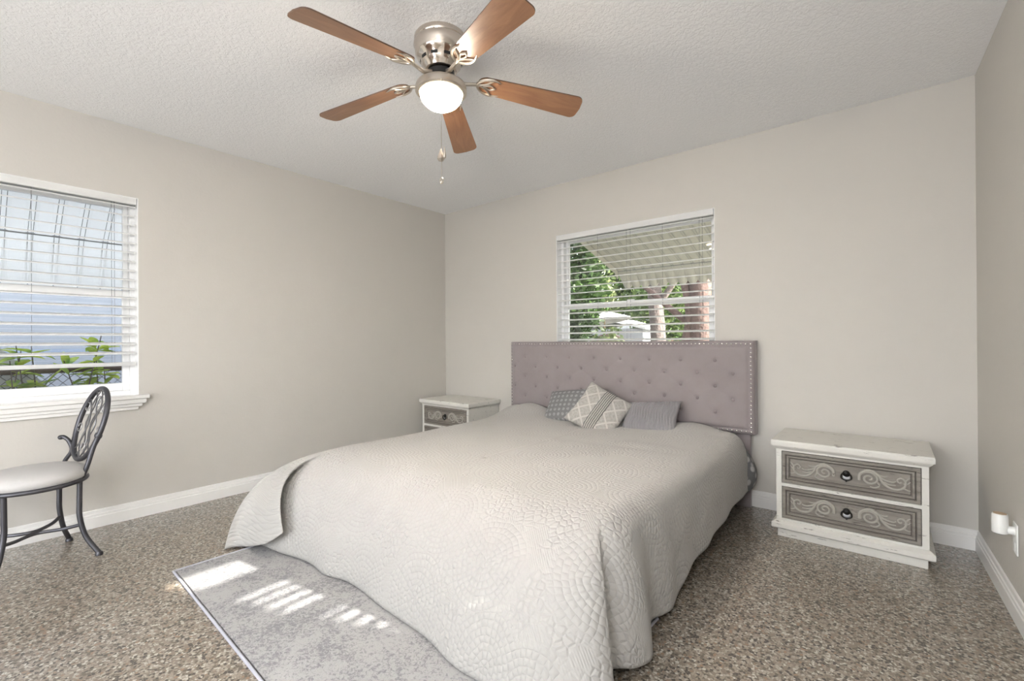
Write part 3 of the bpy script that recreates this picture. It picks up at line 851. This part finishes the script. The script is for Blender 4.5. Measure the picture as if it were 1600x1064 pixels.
for k in range(6):
    u0 = -.14+k*.078
    if k < 5:
        m = MB(); G = []
        for v in np.linspace(-.97, .97, 40):
            rr = []
            for uu in np.linspace(u0+.014, u0+.066, 5):
                x, y, z = surf_t(uu, v, .37, .37, .11); q = (uu-u0-.04)/.026
                rr.append((x, y, z+.0015+.0045*(1-q*q)+.0008*math.sin(v*60)))
            G.append(rr)
        m.grid(G).build('gathered_band', MT['cream'], p2, smooth=True)
    m = MB(); pts = [surf_t(u0, v, .37, .37, .11) for v in np.linspace(-.975, .975, 40)]
    m.tube([(x+.0012*math.sin(i*1.3), y, z+.002) for i, (x, y, z) in enumerate(pts)], .0026, 6).build('dark_piping', MT['ribbon'], p2, smooth=True)
orient(p2, (-1.635, 2.985, .575), (.88, .10, -.42), (.14, -.72, .66))
p3 = pillow('throw_pillow', .40, .27, .11, MT['pleat'], 'pleat', 70)
tag(p3, 'taupe grey pleated satin throw pillow, rightmost of the three on the bed', 'pillow')
orient(p3, (-1.29, 3.08, .552), (1, -.02, .10), (.0, -.70, .62))

# ================================================================== RUG
rug = empty('area_rug', (-1.672, 1.21, 0)); rug.rotation_euler = (0, 0, R(-2.2))
MB().box((-.935, -.565, 0), (.935, .565, .009)).build('rug_pile', MT['rug'], rug, bevel=.003)
m = MB(); hw, hh = .944, .574
for a, b in (((-hw,-hh),(hw,-hh)), ((hw,-hh),(hw,hh)), ((hw,hh),(-hw,hh)), ((-hw,hh),(-hw,-hh))): m.tube([(a[0],a[1],.005),(b[0],b[1],.005)], .0055, 8)
m.build('rug_binding', plain('rug_binding', (.42,.42,.47), .8, bumpn=(150,.3,.002)), rug, smooth=True)
tag(rug, 'pale grey distressed area rug with a thin lilac-grey binding under the bed foot', 'rug')

# ================================================================== NIGHTSTANDS
def spiral_relief(s):
    """carved scroll work for one half of a drawer front; s=-1 left, +1 right. returns list of (pts2d, radii)"""
    L = []
    def add(P, r0, r1, n=40):
        c = catmull(P, n); L.append(([(s*x, z) for x, z in c], list(np.linspace(r0, r1, n))))
    # big spiral next to the pull
    sp = [(.098+.043*(1-t/12.5)*math.cos(math.pi*.97-t), .001+.037*(1-t/12.5)*math.sin(math.pi*.97-t)) for t in np.linspace(0, 11.2, 60)]
    L.append(([(s*x, z) for x, z in sp], list(np.linspace(.0056, .0034, 60))))
    # outer sweep from over the spiral out to the small curl
    add([(.056,-.012),(.060,.022),(.098,.043),(.135,.026),(.150,-.004),(.176,-.028),(.214,-.033),(.240,-.014),(.243,.012),(.226,.024),(.212,.014),(.219,.002),(.228,.006)], .0066, .0030, 60)
    add([(.128,-.006),(.140,-.026),(.122,-.040),(.100,-.038)], .0045, .002, 20)
    add([(.140,.018),(.165,.004),(.192,.000),(.206,.006)], .0050, .0025, 20)
    add([(.136,.026),(.158,.022),(.172,.024)], .0042, .002, 14)
    add([(.150,-.004),(.178,-.014),(.205,-.014)], .0045, .002, 16)
    add([(.243,.012),(.254,.026),(.262,.030)], .0040, .0015, 12)
    add([(.236,-.022),(.252,-.030),(.262,-.030)], .0040, .0015, 12)
    add([(.236,.000),(.250,.000),(.262,.012)], .0035, .0015, 12)
    return L
def make_nightstand(name, loc, label, W_=.672, Dp=.44, H_=.535):
    t = empty(name, loc); tag(t, label, 'nightstand', 'carved two-drawer nightstands')
    w = W_/2-.020; f = -Dp/2+.035; bk = Dp/2
    # plinth, base moulding, case, top
    MB().box((-w+.004, f+.004, 0), (w-.004, bk, .052)).build('plinth', MT['paint'], t, bevel=.002, bseg=1)
    m = MB()
    def slab(z0, z1, e0, e1):   # ledge flaring from e0 to e1 beyond the case on front and sides
        m.hexa([(-w-e0, f-e0, z0), (w+e0, f-e0, z0), (w+e0, bk, z0), (-w-e0, bk, z0), (-w-e1, f-e1, z1), (w+e1, f-e1, z1), (w+e1, bk, z1), (-w-e1, bk, z1)])
    slab(.048, .054, .016, .022); slab(.054, .078, .022, .022); slab(.078, .092, .022, .004)
    m.build('base_moulding', MT['paint'], t)
    m = MB(); fd = .022
    m.box((-w, f+fd, .092), (w, bk, H_-.045)).build('case', MT['paint'], t, bevel=.002, bseg=1)
    m = MB(); zt_ = H_-.048; zb = .092; st = .026
    zs_ = [zb, zb+.012, (zb+zt_)/2-.009, (zb+zt_)/2+.009, zt_-.012, zt_]
    m.box((-w, f, zb), (-w+st, f+fd, zt_)); m.box((w-st, f, zb), (w, f+fd, zt_))
    m.box((-w+st, f, zs_[0]), (w-st, f+fd, zs_[1])); m.box((-w+st, f, zs_[2]), (w-st, f+fd, zs_[3])); m.box((-w+st, f, zs_[4]), (w-st, f+fd, zs_[5]))
    m.build('face_frame', MT['paint'], t)
    m = MB(); slab(H_-.050, H_-.036, .002, .014); slab(H_-.036, H_-.030, .014, .016); slab(H_-.030, H_-.010, .022, .022)
    slab(H_-.010, H_, .022, .020)
    m.build('top', MT['paint'], t)
    for z0, z1 in ((zs_[1], zs_[2]), (zs_[3], zs_[4])):
        zc = (z0+z1)/2; hh = (z1-z0)/2-.003; hw = w-st-.003
        MB().box((-hw-.003, f+.012, z0), (hw+.003, f+fd, z1)).build('drawer_gap', MT['groove'], t)
        # stepped picture-frame front
        def ringf(mb, h0, v0, h1, v1, y0, y1):
            a = [(-h0, y0, zc-v0), (h0, y0, zc-v0), (h0, y0, zc+v0), (-h0, y0, zc+v0)]
            b = [(-h1, y1, zc-v1), (h1, y1, zc-v1), (h1, y1, zc+v1), (-h1, y1, zc+v1)]
            mb.add(a+b, [(k, (k+1) % 4, 4+(k+1) % 4, 4+k) for k in range(4)])
        d = MB(); steps = [(0, .012), (0, -.003), (.014, -.003), (.017, .004), (.020, .004), (.022, .000), (.029, .000), (.034, .009), (.037, .009)]
        for (e0, y0), (e1, y1) in zip(steps[:-1], steps[1:]): ringf(d, hw-e0, hh-e0, hw-e1, hh-e1, f+y0, f+y1)
        h2, v2 = hw-.037, hh-.037
        d.add([(-h2, f+.009, zc-v2), (h2, f+.009, zc-v2), (h2, f+.009, zc+v2), (-h2, f+.009, zc+v2)], [(0, 1, 2, 3)])
        dr = d.build('drawer', MT['paint2'], t, fix=False)
        g = MB()
        for (e0, e1, yy) in ((.0175, .0200, .0035), (.0345, .0372, .0085)):
            ringf(g, hw-e0, hh-e0, hw-e1, hh-e1, f+yy, f+yy)
        g.build('glazed_groove', MT['groove'], dr, fix=False)
        kx = h2/.262; kz = v2/.046
        for s in (-1, 1):
            c_ = MB()
            for pts, rad in spiral_relief(s):
                rad = [r*1.18 for r in rad]; c_.tube([(x*kx, f+.0085-.45*r, zc+z*kz*.95) for (x, z), r in zip(pts, rad)], rad, 8)
            c_.build('carved_scroll', MT['carve'], dr, smooth=True)
        # drop pull
        p = MB(); y = f+.003
        p.lathe([(.001,-.006),(.012,-.004),(.0165,.0),(.0165,.004),(0.001,.005)], 20, (0, y, zc+.010), axis=1)
        p.sphere((0, y-.006, zc+.012), .010, (1.2,.6,.8))
        for s in (-1, 1):
            cv = catmull([(s*.009, zc+.016), (s*.020, zc+.004), (s*.021, zc-.012), (s*.010, zc-.020), (0, zc-.022)], 16)
            p.tube([(x, y-.007, z) for x, z in cv], .0034, 8)
        p.sphere((0, y-.007, zc-.025), .0045, (1,1,1.2))
        p.build('drawer_pull', MT['iron2'], dr, smooth=True)
        p = MB().lathe([(.001,-.003),(.014,-.002),(.016,.0),(0.001,.001)], 20, (0, y+.003, zc-.008), axis=1)
        p.build('pull_plate', MT['silverwire'], dr, smooth=True)
    return t
make_nightstand('nightstand', (-.178, 3.103, 0), 'cream distressed carved two-drawer nightstand to the right of the bed')
make_nightstand('nightstand', (-3.215, 3.110, 0), 'cream distressed carved two-drawer nightstand in the corner to the left of the bed')

# ================================================================== CHAIR
ch = empty('vanity_chair', (-3.30, .265, 0), R(11))
tag(ch, 'pewter wrought-iron chair with oval wire back and pale round cushion by the left window', 'chair')
SZ = .395
m = MB(); m.tube([(.195*math.cos(t), .195*math.sin(t), SZ) for t in np.linspace(0, 2*math.pi, 48, endpoint=False)], .011, 10, closed=True)
m.build('seat_ring', MT['iron'], ch, smooth=True)
m = MB(); pr = [(0,.0),(.19,.0),(.203,.012),(.206,.030),(.198,.046),(.17,.060),(.12,.069),(.06,.073),(0.0005,.074)]
m.lathe([(r, z+SZ+.006) for r, z in pr], 48).build('seat_cushion', MT['seatfab'], ch, smooth=True)
for sxx in (-1, 1):
    for syy in (-1, 1):
        a = (sxx*.125, syy*.135)
        pts = catmull([(a[0], a[1], SZ), (a[0]*.99, a[1]*.99, SZ-.12), (a[0]*1.0, a[1]*1.0, .20), (a[0]*1.12, a[1]*1.14, .10), (a[0]*1.45, a[1]*1.42, .012)], 24)
        m = MB(); m.tube(pts, .0115, 10); lg = m.build('leg', MT['iron'], ch, smooth=True)
        e_ = pts[-1]; m = MB(); m.lathe([(.0,.0),(.016,.0),(.017,.008),(.013,.018),(.0,.018)], 16, (e_[0], e_[1], 0)); m.build('foot_pad', MT['iron'], lg, smooth=True)
for s in (-1, 1):   # bowed stretchers crossing between the legs
    m = MB(); cv = catmull([(s*.128, .140, .165), (s*.070, .085, .150), (s*.020, .0, .148), (s*.070, -.085, .150), (s*.128, -.140, .165)], 30)
    m.tube(cv, .0085, 8).build('stretcher', MT['iron'], ch, smooth=True)
# back: oval frame in a leaning plane
OC = Vector((0.004, .222, .660)); lean = R(16)
OU = Vector((1, 0, 0)); OV = Vector((0, math.sin(lean), math.cos(lean)))
OA, OB = .142, .190
def bp(u, v, off=0): return tuple(OC+OU*u+OV*v+OU.cross(OV)*off)
back = empty('chair_back'); back.parent = ch
D.objects.remove(back)
m = MB(); m.tube([bp(OA*math.cos(t), OB*math.sin(t)) for t in np.linspace(0, 2*math.pi, 64, endpoint=False)], .0125, 10, closed=True)
bf = m.build('oval_back_frame', MT['iron'], ch, smooth=True)
def wire(P, r, n, name, mat, closed=False):
    m = MB(); c = catmull(P, n, closed); m.tube([bp(u, v, o_) for (u, v, o_) in c], r, 6, closed=closed); return m.build(name, mat, bf, smooth=True)
for k, s in enumerate((-1, 1)):
    wire([(s*.045, .172, 0), (s*.010, .10, .004), (s*.055, 0, 0), (s*.010, -.10, -.004), (s*.045, -.172, 0)], .0036, 40, 'lattice_wire', MT['pewter'])
    wire([(0, .186, 0), (s*.050, .10, .0), (s*.012, .0, .004), (s*.050, -.10, .0), (0, -.186, 0)], .0036, 40, 'lattice_wire', MT['pewter'])
    wire([(s*.090, .125, 0), (s*.045, .06, 0), (s*.020, -.04, .004), (s*.060, -.12, 0), (s*.080, -.140, 0)], .0036, 30, 'lattice_wire', MT['pewter'])
for (u, v) in ((-.100, .085), (.100, .085), (-.110, -.03), (.110, -.03), (0, .125), (0, -.125)):
    m = MB(); m.tube([bp(u+.021*math.cos(t), v+.021*math.sin(t)) for t in np.linspace(0, 2*math.pi, 24, endpoint=False)], .0032, 6, closed=True)
    m.build('ring_wire', MT['silverwire'], bf, smooth=True)
b = Vector(bp(.132, -.055))
m = MB(); m.tube(catmull([(.125, .140, SZ), (.134, .160, SZ+.06), (.134, .185, SZ+.15), tuple(b)], 20), .011, 10)
up_ = m.build('back_upright', MT['iron'], ch, smooth=True)
MB().sphere(tuple(b), .017, (1,1,1.2)).build('collar', MT['iron'], up_, smooth=True)
cv = catmull([(-.125, .140, SZ), (-.128, .158, SZ+.06), (-.108, .180, SZ+.115), (-.118, .172, SZ+.165), (-.134, .155, SZ+.190), (-.146, .148, SZ+.188)], 28)
m = MB(); m.tube(cv, .010, 10)
up_ = m.build('back_upright', MT['iron'], ch, smooth=True)
MB().sphere(tuple(cv[-1]), .014, (1,1,.9)).build('scroll_knob', MT['iron'], up_, smooth=True)

# ================================================================== WALL DEVICES
ty = 2.615; wx = xr(ty)
pl = empty('wall_outlet', (wx, ty, .255))
MB().box((-.006, -.036, 0), (0, .036, .118)).build('cover_plate', MT['plastic'], pl, bevel=.003)
MB().box((-.008, -.017, .012), (-.004, .017, .045)).build('receptacle', MT['plastic'], pl, bevel=.002)
tag(pl, 'white duplex outlet cover plate low on the right wall', 'outlet')
dv = empty('plug_in_freshener', (wx-.045, ty+.0, .325))
DVZ = -.012
MB().lathe([(.0,.0),(.021,.0),(.024,.003),(.0235,.070),(.021,.075),(0,.075)], 32, (0,0,0)).build('body', MT['plastic'], dv, smooth=True)
MB().lathe([(0,.0),(.019,.0),(.019,.002),(0,.002)], 24, (0,0,.075)).build('top_vent', plain('tan_wick', (.42,.32,.22), .8, bumpn=(60,.2,.002)), dv, smooth=True)
MB().lathe([(0,.0),(.017,.0),(.017,-.003),(0,-.003)], 24, (0,0,0)).build('underside', MT['greylens'], dv, smooth=True)
MB().lathe([(.001,.0),(.014,.0),(.016,.018),(.018,.030),(.018,.034),(.001,.034)], 24, (.014, 0, .016), axis=0).build('plug_arm', MT['plastic'], dv, smooth=True)
tag(dv, 'white cylindrical plug-in device sticking out from the outlet on the right wall', 'plug-in device')

# ================================================================== OUTSIDE
struct(MB().box((-150, -150, -.30), (250, 200, -.16)).build('ground', MT['grass']))
# roof over the house (throws the yard on the left into shade)
struct(MB().prism([(XL-.75, 2.62), (-1.6, 3.75), (1.35, 2.62), (1.35, 2.70), (-1.6, 3.85), (XL-.75, 2.70)], 1, YR-1.0, YB+.75).build('house_roof', MT['roofm']))

def awning(name, ax, face, out, s0, s1, prof, pitch, mat, ribmat, lab, scallop=.05):
    """prof: list of (distance, z) going out and down; the last segment is the valance with scallops"""
    root = empty(name, ((face, s0, prof[0][1]) if ax == 0 else (s0, face, prof[0][1])))
    z0 = prof[0][1]
    def q(s, d, z): return (out*d, s, z-z0) if ax == 0 else (s, out*d, z-z0)
    L = s1-s0
    nn = max(2, int(round(L/pitch)))
    # corrugated panels
    ss = np.linspace(0, L, nn*8+1)
    for (d0, za), (d1, zb) in zip(prof[:-2], prof[1:-1]):
        m = MB(); G = []
        for t in (0, 1):
            d = d0+(d1-d0)*t; z = za+(zb-za)*t
            G.append([q(s, d, z+.006*(1 if (i % 8) in (0, 1, 7) else 0)) for i, s in enumerate(ss)])
        o = m.grid(G).build('roof_panel', mat, root)
        md = o.modifiers.new('t', 'SOLIDIFY'); md.thickness = .002
    (d0, za), (d1, zb) = prof[-2], prof[-1]
    m = MB(); G = []
    n2 = 12
    ss2 = np.linspace(0, L, nn*n2+1)
    top = [q(s, d0, za) for s in ss2]
    bot = []
    for i, s in enumerate(ss2):
        u = (i % n2)/n2; lob = math.sin(math.pi*u)**.8 if i % n2 else 0
        bot.append(q(s, d1, zb+scallop*(1-lob)))
    m.grid([top, bot]); o = m.build('scalloped_valance', mat, root)
    md = o.modifiers.new('t', 'SOLIDIFY'); md.thickness = .002
    for k in range(nn+1):
        s = k*L/nn
        m = MB()
        for dx in (-.012, .012):
            if 0 <= s+dx <= L: m.tube([q(s+dx, d, z-.002) for d, z in prof[:-1]]+[q(s+dx, d1, zb+scallop+.004)], .0018, 6)
        m.build('seam_rib', ribmat, root)
    m = MB(); m.tube([q(0, d0, za-.004), q(L, d0, za-.004)], .005, 8); m.build('edge_bar', ribmat, root)
    for s in (0, L):   # side wings
        m = MB(); P = [q(s, d, z) for d, z in prof[:-1]]+[q(s, d0, za-.09)]+[q(s, d, z-.06) for d, z in prof[:-2][::-1]]
        m.add(P, [tuple(range(len(P)))]); o = m.build('side_wing', mat, root); md = o.modifiers.new('t', 'SOLIDIFY'); md.thickness = .012
    return tag(root, *lab)
awning('window_awning', 0, XL-WT, -1, -.78, .96, [(0.01,2.22),(.30,1.985),(.50,1.815),(.68,1.452)], .128, MT['awn'], MT['awnrib'],
       ('white ribbed aluminium awning with scalloped edge outside the left window', 'awning'))
awning('window_awning', 1, YB+WT, 1, -2.47, -.2, [(0.01,2.30),(.45,2.20),(1.35,1.935),(1.42,1.90),(1.60,1.70)], .11, MT['awn2'], MT['awnrib'],
       ('cream ribbed metal awning with pointed scalloped edge outside the back window', 'awning'), scallop=.045)
# neighbour's house on the left
nh = empty('neighbouring_house', (-7.4, .5, 0))
MB().box((-3, -7, -.16), (0, 7.5, 2.7)).build('siding_wall', MT['siding'], nh)
MB().prism([(.45, 2.6), (-1.8, 3.4), (-3.4, 2.6), (-3.4, 2.75), (-1.8, 3.55), (.45, 2.75)], 1, -7.3, 7.8).build('roof', MT['roofm'], nh)
MB().box((0.0, -7, .98), (.02, 7.5, 1.03)).build('trim_board', plain('blue_trim', (.20,.25,.34), .6, bumpn=(30,.1,.002)), nh)
tag(nh, 'blue-grey sided house next door seen through the left window', 'house')
# pale block with a sloping top, bottom left of the window view
MB().prism([(-3.0, -.16), (-3.0, 1.9), (-.25, 1.30), (.235, 1.06), (.60, .62), (.95, -.16)], 0, -5.10, -4.98).build('garden_wall', MT['stucco'])
tag(D.objects['garden_wall'], 'pale rough stucco wall with sloping top beyond the left window', 'wall')
# chain link fence
fe = empty('chain_link_fence', (-4.93, .5, 0))
m = MB(); m.tube([(0, -2.2, .885), (0, 3.0, .885)], .020, 10).build('top_rail', MT['rust'], fe, smooth=True)
m = MB()
for y in (-1.6, .9, 2.9): 
    mm = MB(); mm.tube([(0, y, -.16), (0, y, .93)], .022, 10); mm.build('post', MT['rust'], fe, smooth=True)
zz0, zz1, dm = -.1, .90, .065
y = -2.2
while y < 3.0:
    for s in (-1, 1):
        p0 = (0.012*s, y if s > 0 else y+(zz1-zz0), zz0); p1 = (0.012*s, y+(zz1-zz0) if s > 0 else y, zz1)
        m.tube([p0, p1], .0022, 4)
    y += dm
m.build('wire_mesh', MT['wire'], fe)
tag(fe, 'chain-link fence with a rusty top rail outside the left window', 'fence')
# leafy plants at the fence
def leaf(mb, base, d, L, w, droop):
    d = Vector(d).normalized(); side = d.cross(Vector((0, 0, 1)))
    if side.length < .1: side = Vector((1, 0, 0))
    side.normalize(); nrm = side.cross(d)
    G = []
    for i in range(7):
        t = i/6; c = Vector(base)+d*(L*t)-Vector((0, 0, droop*L*t*t)); ww = w*math.sin(math.pi*min(1, t*.93+.03))**.8
        G.append([tuple(c-side*ww+nrm*ww*.35), tuple(c), tuple(c+side*ww+nrm*ww*.35)])
    mb.grid(G)
def plant(name, loc, top, spread, nl, seed, lab, ll=.145, mat='leafplant'):
    rnd = random.Random(seed); t = empty(name, loc); sm = MB(); lm = MB()
    for k in range(4):
        a = rnd.uniform(0, 6.28); tip = Vector((rnd.uniform(-.06, .06), rnd.uniform(-spread, spread), top*rnd.uniform(.8, 1.0)))
        b = Vector((0, rnd.uniform(-.05, .05), -.16)); mid = (b+tip)/2+Vector((rnd.uniform(-.05,.05), rnd.uniform(-.08,.08), 0))
        cv = catmull([b, mid, tip], 16); sm.tube(cv, list(np.linspace(.009, .003, 16)), 6)
        for j in range(nl):
            u = rnd.uniform(.7, 1); p = cv[int(u*15)]
            d = Vector((rnd.uniform(-.7, .7), rnd.uniform(-1, 1), rnd.uniform(-.2, .5)))
            leaf(lm, p, d, ll*rnd.uniform(.7, 1.2), ll*.21*rnd.uniform(.8, 1.3), rnd.uniform(.05, .3))
    sm.build('stem', MT['bark'], t, smooth=True); lm.build('foliage', MT[mat], t, smooth=True)
    return tag(t, *lab)
plant('leafy_shrub', (-4.78, .36, 0), 1.13, .14, 9, 3, ('yellow-green leafy shrub left of its neighbour at the fence outside the left window', 'shrub', 'shrubs at the chain-link fence'))
plant('leafy_shrub', (-4.82, .66, 0), 1.18, .17, 12, 5, ('yellow-green leafy shrub right of its neighbour at the fence outside the left window', 'shrub', 'shrubs at the chain-link fence'))
# ---- back garden
def crown(mb, c, rad, n, size, rnd):
    for _ in range(n):
        while True:
            v = Vector((rnd.uniform(-1, 1), rnd.uniform(-1, 1), rnd.uniform(-1, 1)))
            if .25 < v.length < 1: break
        v = v*(.75+.25*rnd.random()); p = Vector(c)+Vector((v.x*rad[0], v.y*rad[1], v.z*rad[2]))
        a = Vector((rnd.uniform(-1,1), rnd.uniform(-1,1), rnd.uniform(-.6,.6))).normalized(); b = a.cross(Vector((rnd.uniform(-1,1), rnd.uniform(-1,1), rnd.uniform(-1,1)))).normalized()
        s = size*rnd.uniform(.6, 1.3)
        mb.add([p-a*s, p-b*s*.45, p+a*s, p+b*s*.45], [(0, 1, 2, 3)])
def tree(name, loc, trunk, crowns, mat, bark, seed, lab, size=.07):
    rnd = random.Random(seed); t = empty(name, loc); m = MB()
    for pts, r0, r1 in trunk:
        c = catmull(pts, 14); m.tube(c, list(np.linspace(r0, r1, 14)), 10)
    m.build('trunk', MT[bark], t, smooth=True)
    m = MB()
    for c, rad, n in crowns: crown(m, c, rad, n, size, rnd)
    m.build('foliage', MT[mat], t, fix=False)
    return tag(t, *lab)
tree('garden_tree', (-4.75, 7.3, -.16), [([(0,0,0),(.05,0,1.2),(-.1,0,2.4)], .12, .05)], [((0,0,2.3),(.95,.8,1.6),6500), ((-.1,0,1.0),(.75,.5,.9),2400)], 'leafdark', 'bark', 1,
     ('dense dark green tree at the left edge of the back window view', 'tree'), .07)
tree('garden_tree', (-3.62, 9.0, -.16), [([(0,0,0),(.03,0,1.3),(-.05,0,2.6),(.1,0,4.2)], .17, .12), ([(.0,0,1.9),(.45,0,2.5),(1.0,0,3.1)], .07, .04)], [((.0,0.2,5.4),(1.0,.8,.9),1600)], 'leafmid', 'bark', 2,
     ('straight grey tree trunk standing mid view beyond the back window', 'tree'), .08)
tree('garden_tree', (-2.25, 7.3, -.16), [([(0,0,0),(.02,0,1.0),(0,0,1.9),(.05,0,3.2)], .20, .15), ([(-.02,-.1,0),(-.20,-.05,1.0),(-.13,-.05,1.7),(-.35,0,2.6)], .11, .06), ([(-.1,0,1.45),(-.45,0,1.75),(-.9,0,2.15)], .06, .04)], [((.1,-.3,4.4),(.9,.7,.8),1400)], 'leafmid', 'redbark', 3,
     ('thick reddish twin-trunked tree at the right of the back window view', 'tree'), .08)
tree('garden_tree', (-9.2, 19.6, -.16), [([(0,0,0),(.1,0,1.5),(0,0,3.0)], .25, .15)], [((0,0,3.0),(4.4,1.3,2.7),7500), ((0,0,5.2),(3.2,1.1,1.5),2500)], 'leafmid', 'bark', 9,
     ('broad leafy tree filling the gap behind the garden wall beyond the back window', 'tree'), .17)
def hedge(name, loc, rad, n, mat, seed, lab, size=.06):
    rnd = random.Random(seed); t = empty(name, loc); m = MB(); crown(m, (0, 0, rad[2]*.9), rad, n, size, rnd); m.build('foliage', MT[mat], t, fix=False)
    m = MB(); m.tube([(0,0,0),(0,0,rad[2])], .03, 6).build('stem', MT['bark'], t); return tag(t, *lab)
hedge('garden_shrub', (-3.35, 6.45, -.16), (.42,.32,.85), 900, 'leaflight', 11, ('pale yellow-green bush beside the dark tree beyond the back window', 'shrub'))
hedge('garden_shrub', (-8.0, 13.9, -.16), (1.25,.8,2.3), 4200, 'leaflight', 12, ('pale sunlit bush beyond the patio umbrella, left of the grey trunk', 'shrub'), .10)
hedge('garden_shrub', (-5.35, 13.9, -.16), (1.25,.8,2.1), 4200, 'leafmid', 13, ('tall mid green bush seen between the grey trunk and the reddish trunk', 'shrub'), .10)
hedge('garden_shrub', (-2.75, 8.2, -.16), (.48,.3,.72), 700, 'leafred', 14, ('low reddish bush between the two trunks beyond the back window', 'shrub'), .05)
hedge('garden_shrub', (-1.7, 6.3, -.16), (.55,.3,.68), 1200, 'leafdark', 15, ('low dark green bush below the twin-trunked tree', 'shrub'), .05)
hedge('garden_shrub', (-2.55, 10.6, -.16), (1.05,.8,1.6), 3200, 'leaflight', 16, ('tall pale bush at the right end of the back window view', 'shrub'), .08)
MB().box((-16, 17.0, -.16), (2, 17.4, 1.9)).build('boundary_wall', MT['greywall']); tag(D.objects['boundary_wall'], 'grey garden boundary wall far behind the bushes', 'wall')
# patio umbrella
um = empty('patio_umbrella', (-5.1, 9.6, -.16))
m = MB()
apex = Vector((0, 0, 2.02)); n = 8; ring = [Vector((.85*math.cos(2*math.pi*k/n), .85*math.sin(2*math.pi*k/n), 1.70)) for k in range(n)]
m.add([apex]+ring, [(0, 1+k, 1+(k+1) % n) for k in range(n)])
o = m.build('canopy', MT['canvas'], um); o.modifiers.new('t', 'SOLIDIFY').thickness = .006; o.rotation_euler = (0, R(-7), 0)
m = MB(); m.tube([(0,0,0),(0,0,2.0)], .02, 8).build('pole', plain('tan_pole', (.42,.34,.22), .6, bumpn=(40,.1,.002)), um, smooth=True)
tag(um, 'open white patio umbrella in the back garden seen above the headboard', 'umbrella')
# shed, rounded brown cover, white table
sh = empty('garden_shed', (-5.4, 11.2, -.16))
MB().box((-.8, -.5, 0), (.75, .5, 1.55)).build('shed_wall', MT['greywall'], sh)
MB().prism([(-.9, 1.52), (0, 1.72), (.85, 1.52), (.85, 1.58), (0, 1.80), (-.9, 1.58)], 1, -.6, .6).build('shed_roof', MT['canvas'], sh)
tag(sh, 'pale grey garden shed behind the patio umbrella', 'shed')
G = []
m = MB(); m.lathe([(.42,0),(.43,.9),(.40,1.15),(.30,1.32),(.15,1.38),(0,1.40)], 28, (0,0,0)); o = m.build('grill_cover', MT['brown'], smooth=True, loc=(-4.7, 9.0, -.16)); tag(o, 'rounded brown covered grill in the back garden', 'grill')
tb = empty('garden_table', (-3.15, 7.6, -.16))
MB().lathe([(0,1.18),(.42,1.18),(.42,1.21),(0,1.21)], 28).build('table_top', MT['canvas'], tb, smooth=True)
MB().lathe([(.16,0),(.04,.03),(.03,1.18)], 12).build('pedestal', MT['canvas'], tb, smooth=True)
tag(tb, 'small white round garden table between the umbrella and the first trunk', 'table')
# unseen cone-shaped tree added outside the right wall; its edge trims the sunlight
cf = empty('sun_blocker', (4.0, .2, -.16)); cf.scale = (.35, 1, 1)
k0 = MB(); k0.lathe([(.001,7.07)]+[((7.04-z)*.455+(.015 if i % 2 else -.015), z) for i, z in enumerate(np.linspace(6.9, .6, 27))]+[(.2,.6)], 40).build('foliage', MT['leafdark'], cf)
MB().lathe([(.16,0),(.14,1.4)], 12).build('trunk', MT['bark'], cf)
tag(cf, 'tall dark cone tree added to trim the sunlight, outside the picture to the right', 'tree')

st_ = empty('shade_blocker', (6.0, 4.9, -.16))  # unseen tree added to keep sun off the neighbour's siding
m = MB(); m.tube([(0,0,0),(.05,0,2.5),(0,.05,6.0)], [.25,.2,.15], 12); m.build('trunk', MT['bark'], st_, smooth=True)
m = MB(); m.sphere((0, .2, 8.6), 3.2, (1,1,1.2), 28, 18); o = m.build('foliage', MT['leafdark'], st_)
for v in o.data.vertices:
    q_ = v.co-Vector((0, 0, 8.6)); v.co = Vector((0, 0, 8.6))+q_*(1+.05*math.sin(q_.x*5+q_.z*3)*math.cos(q_.y*4))
tag(st_, 'tall round tree added to shade the house next door, outside the picture to the right', 'tree')
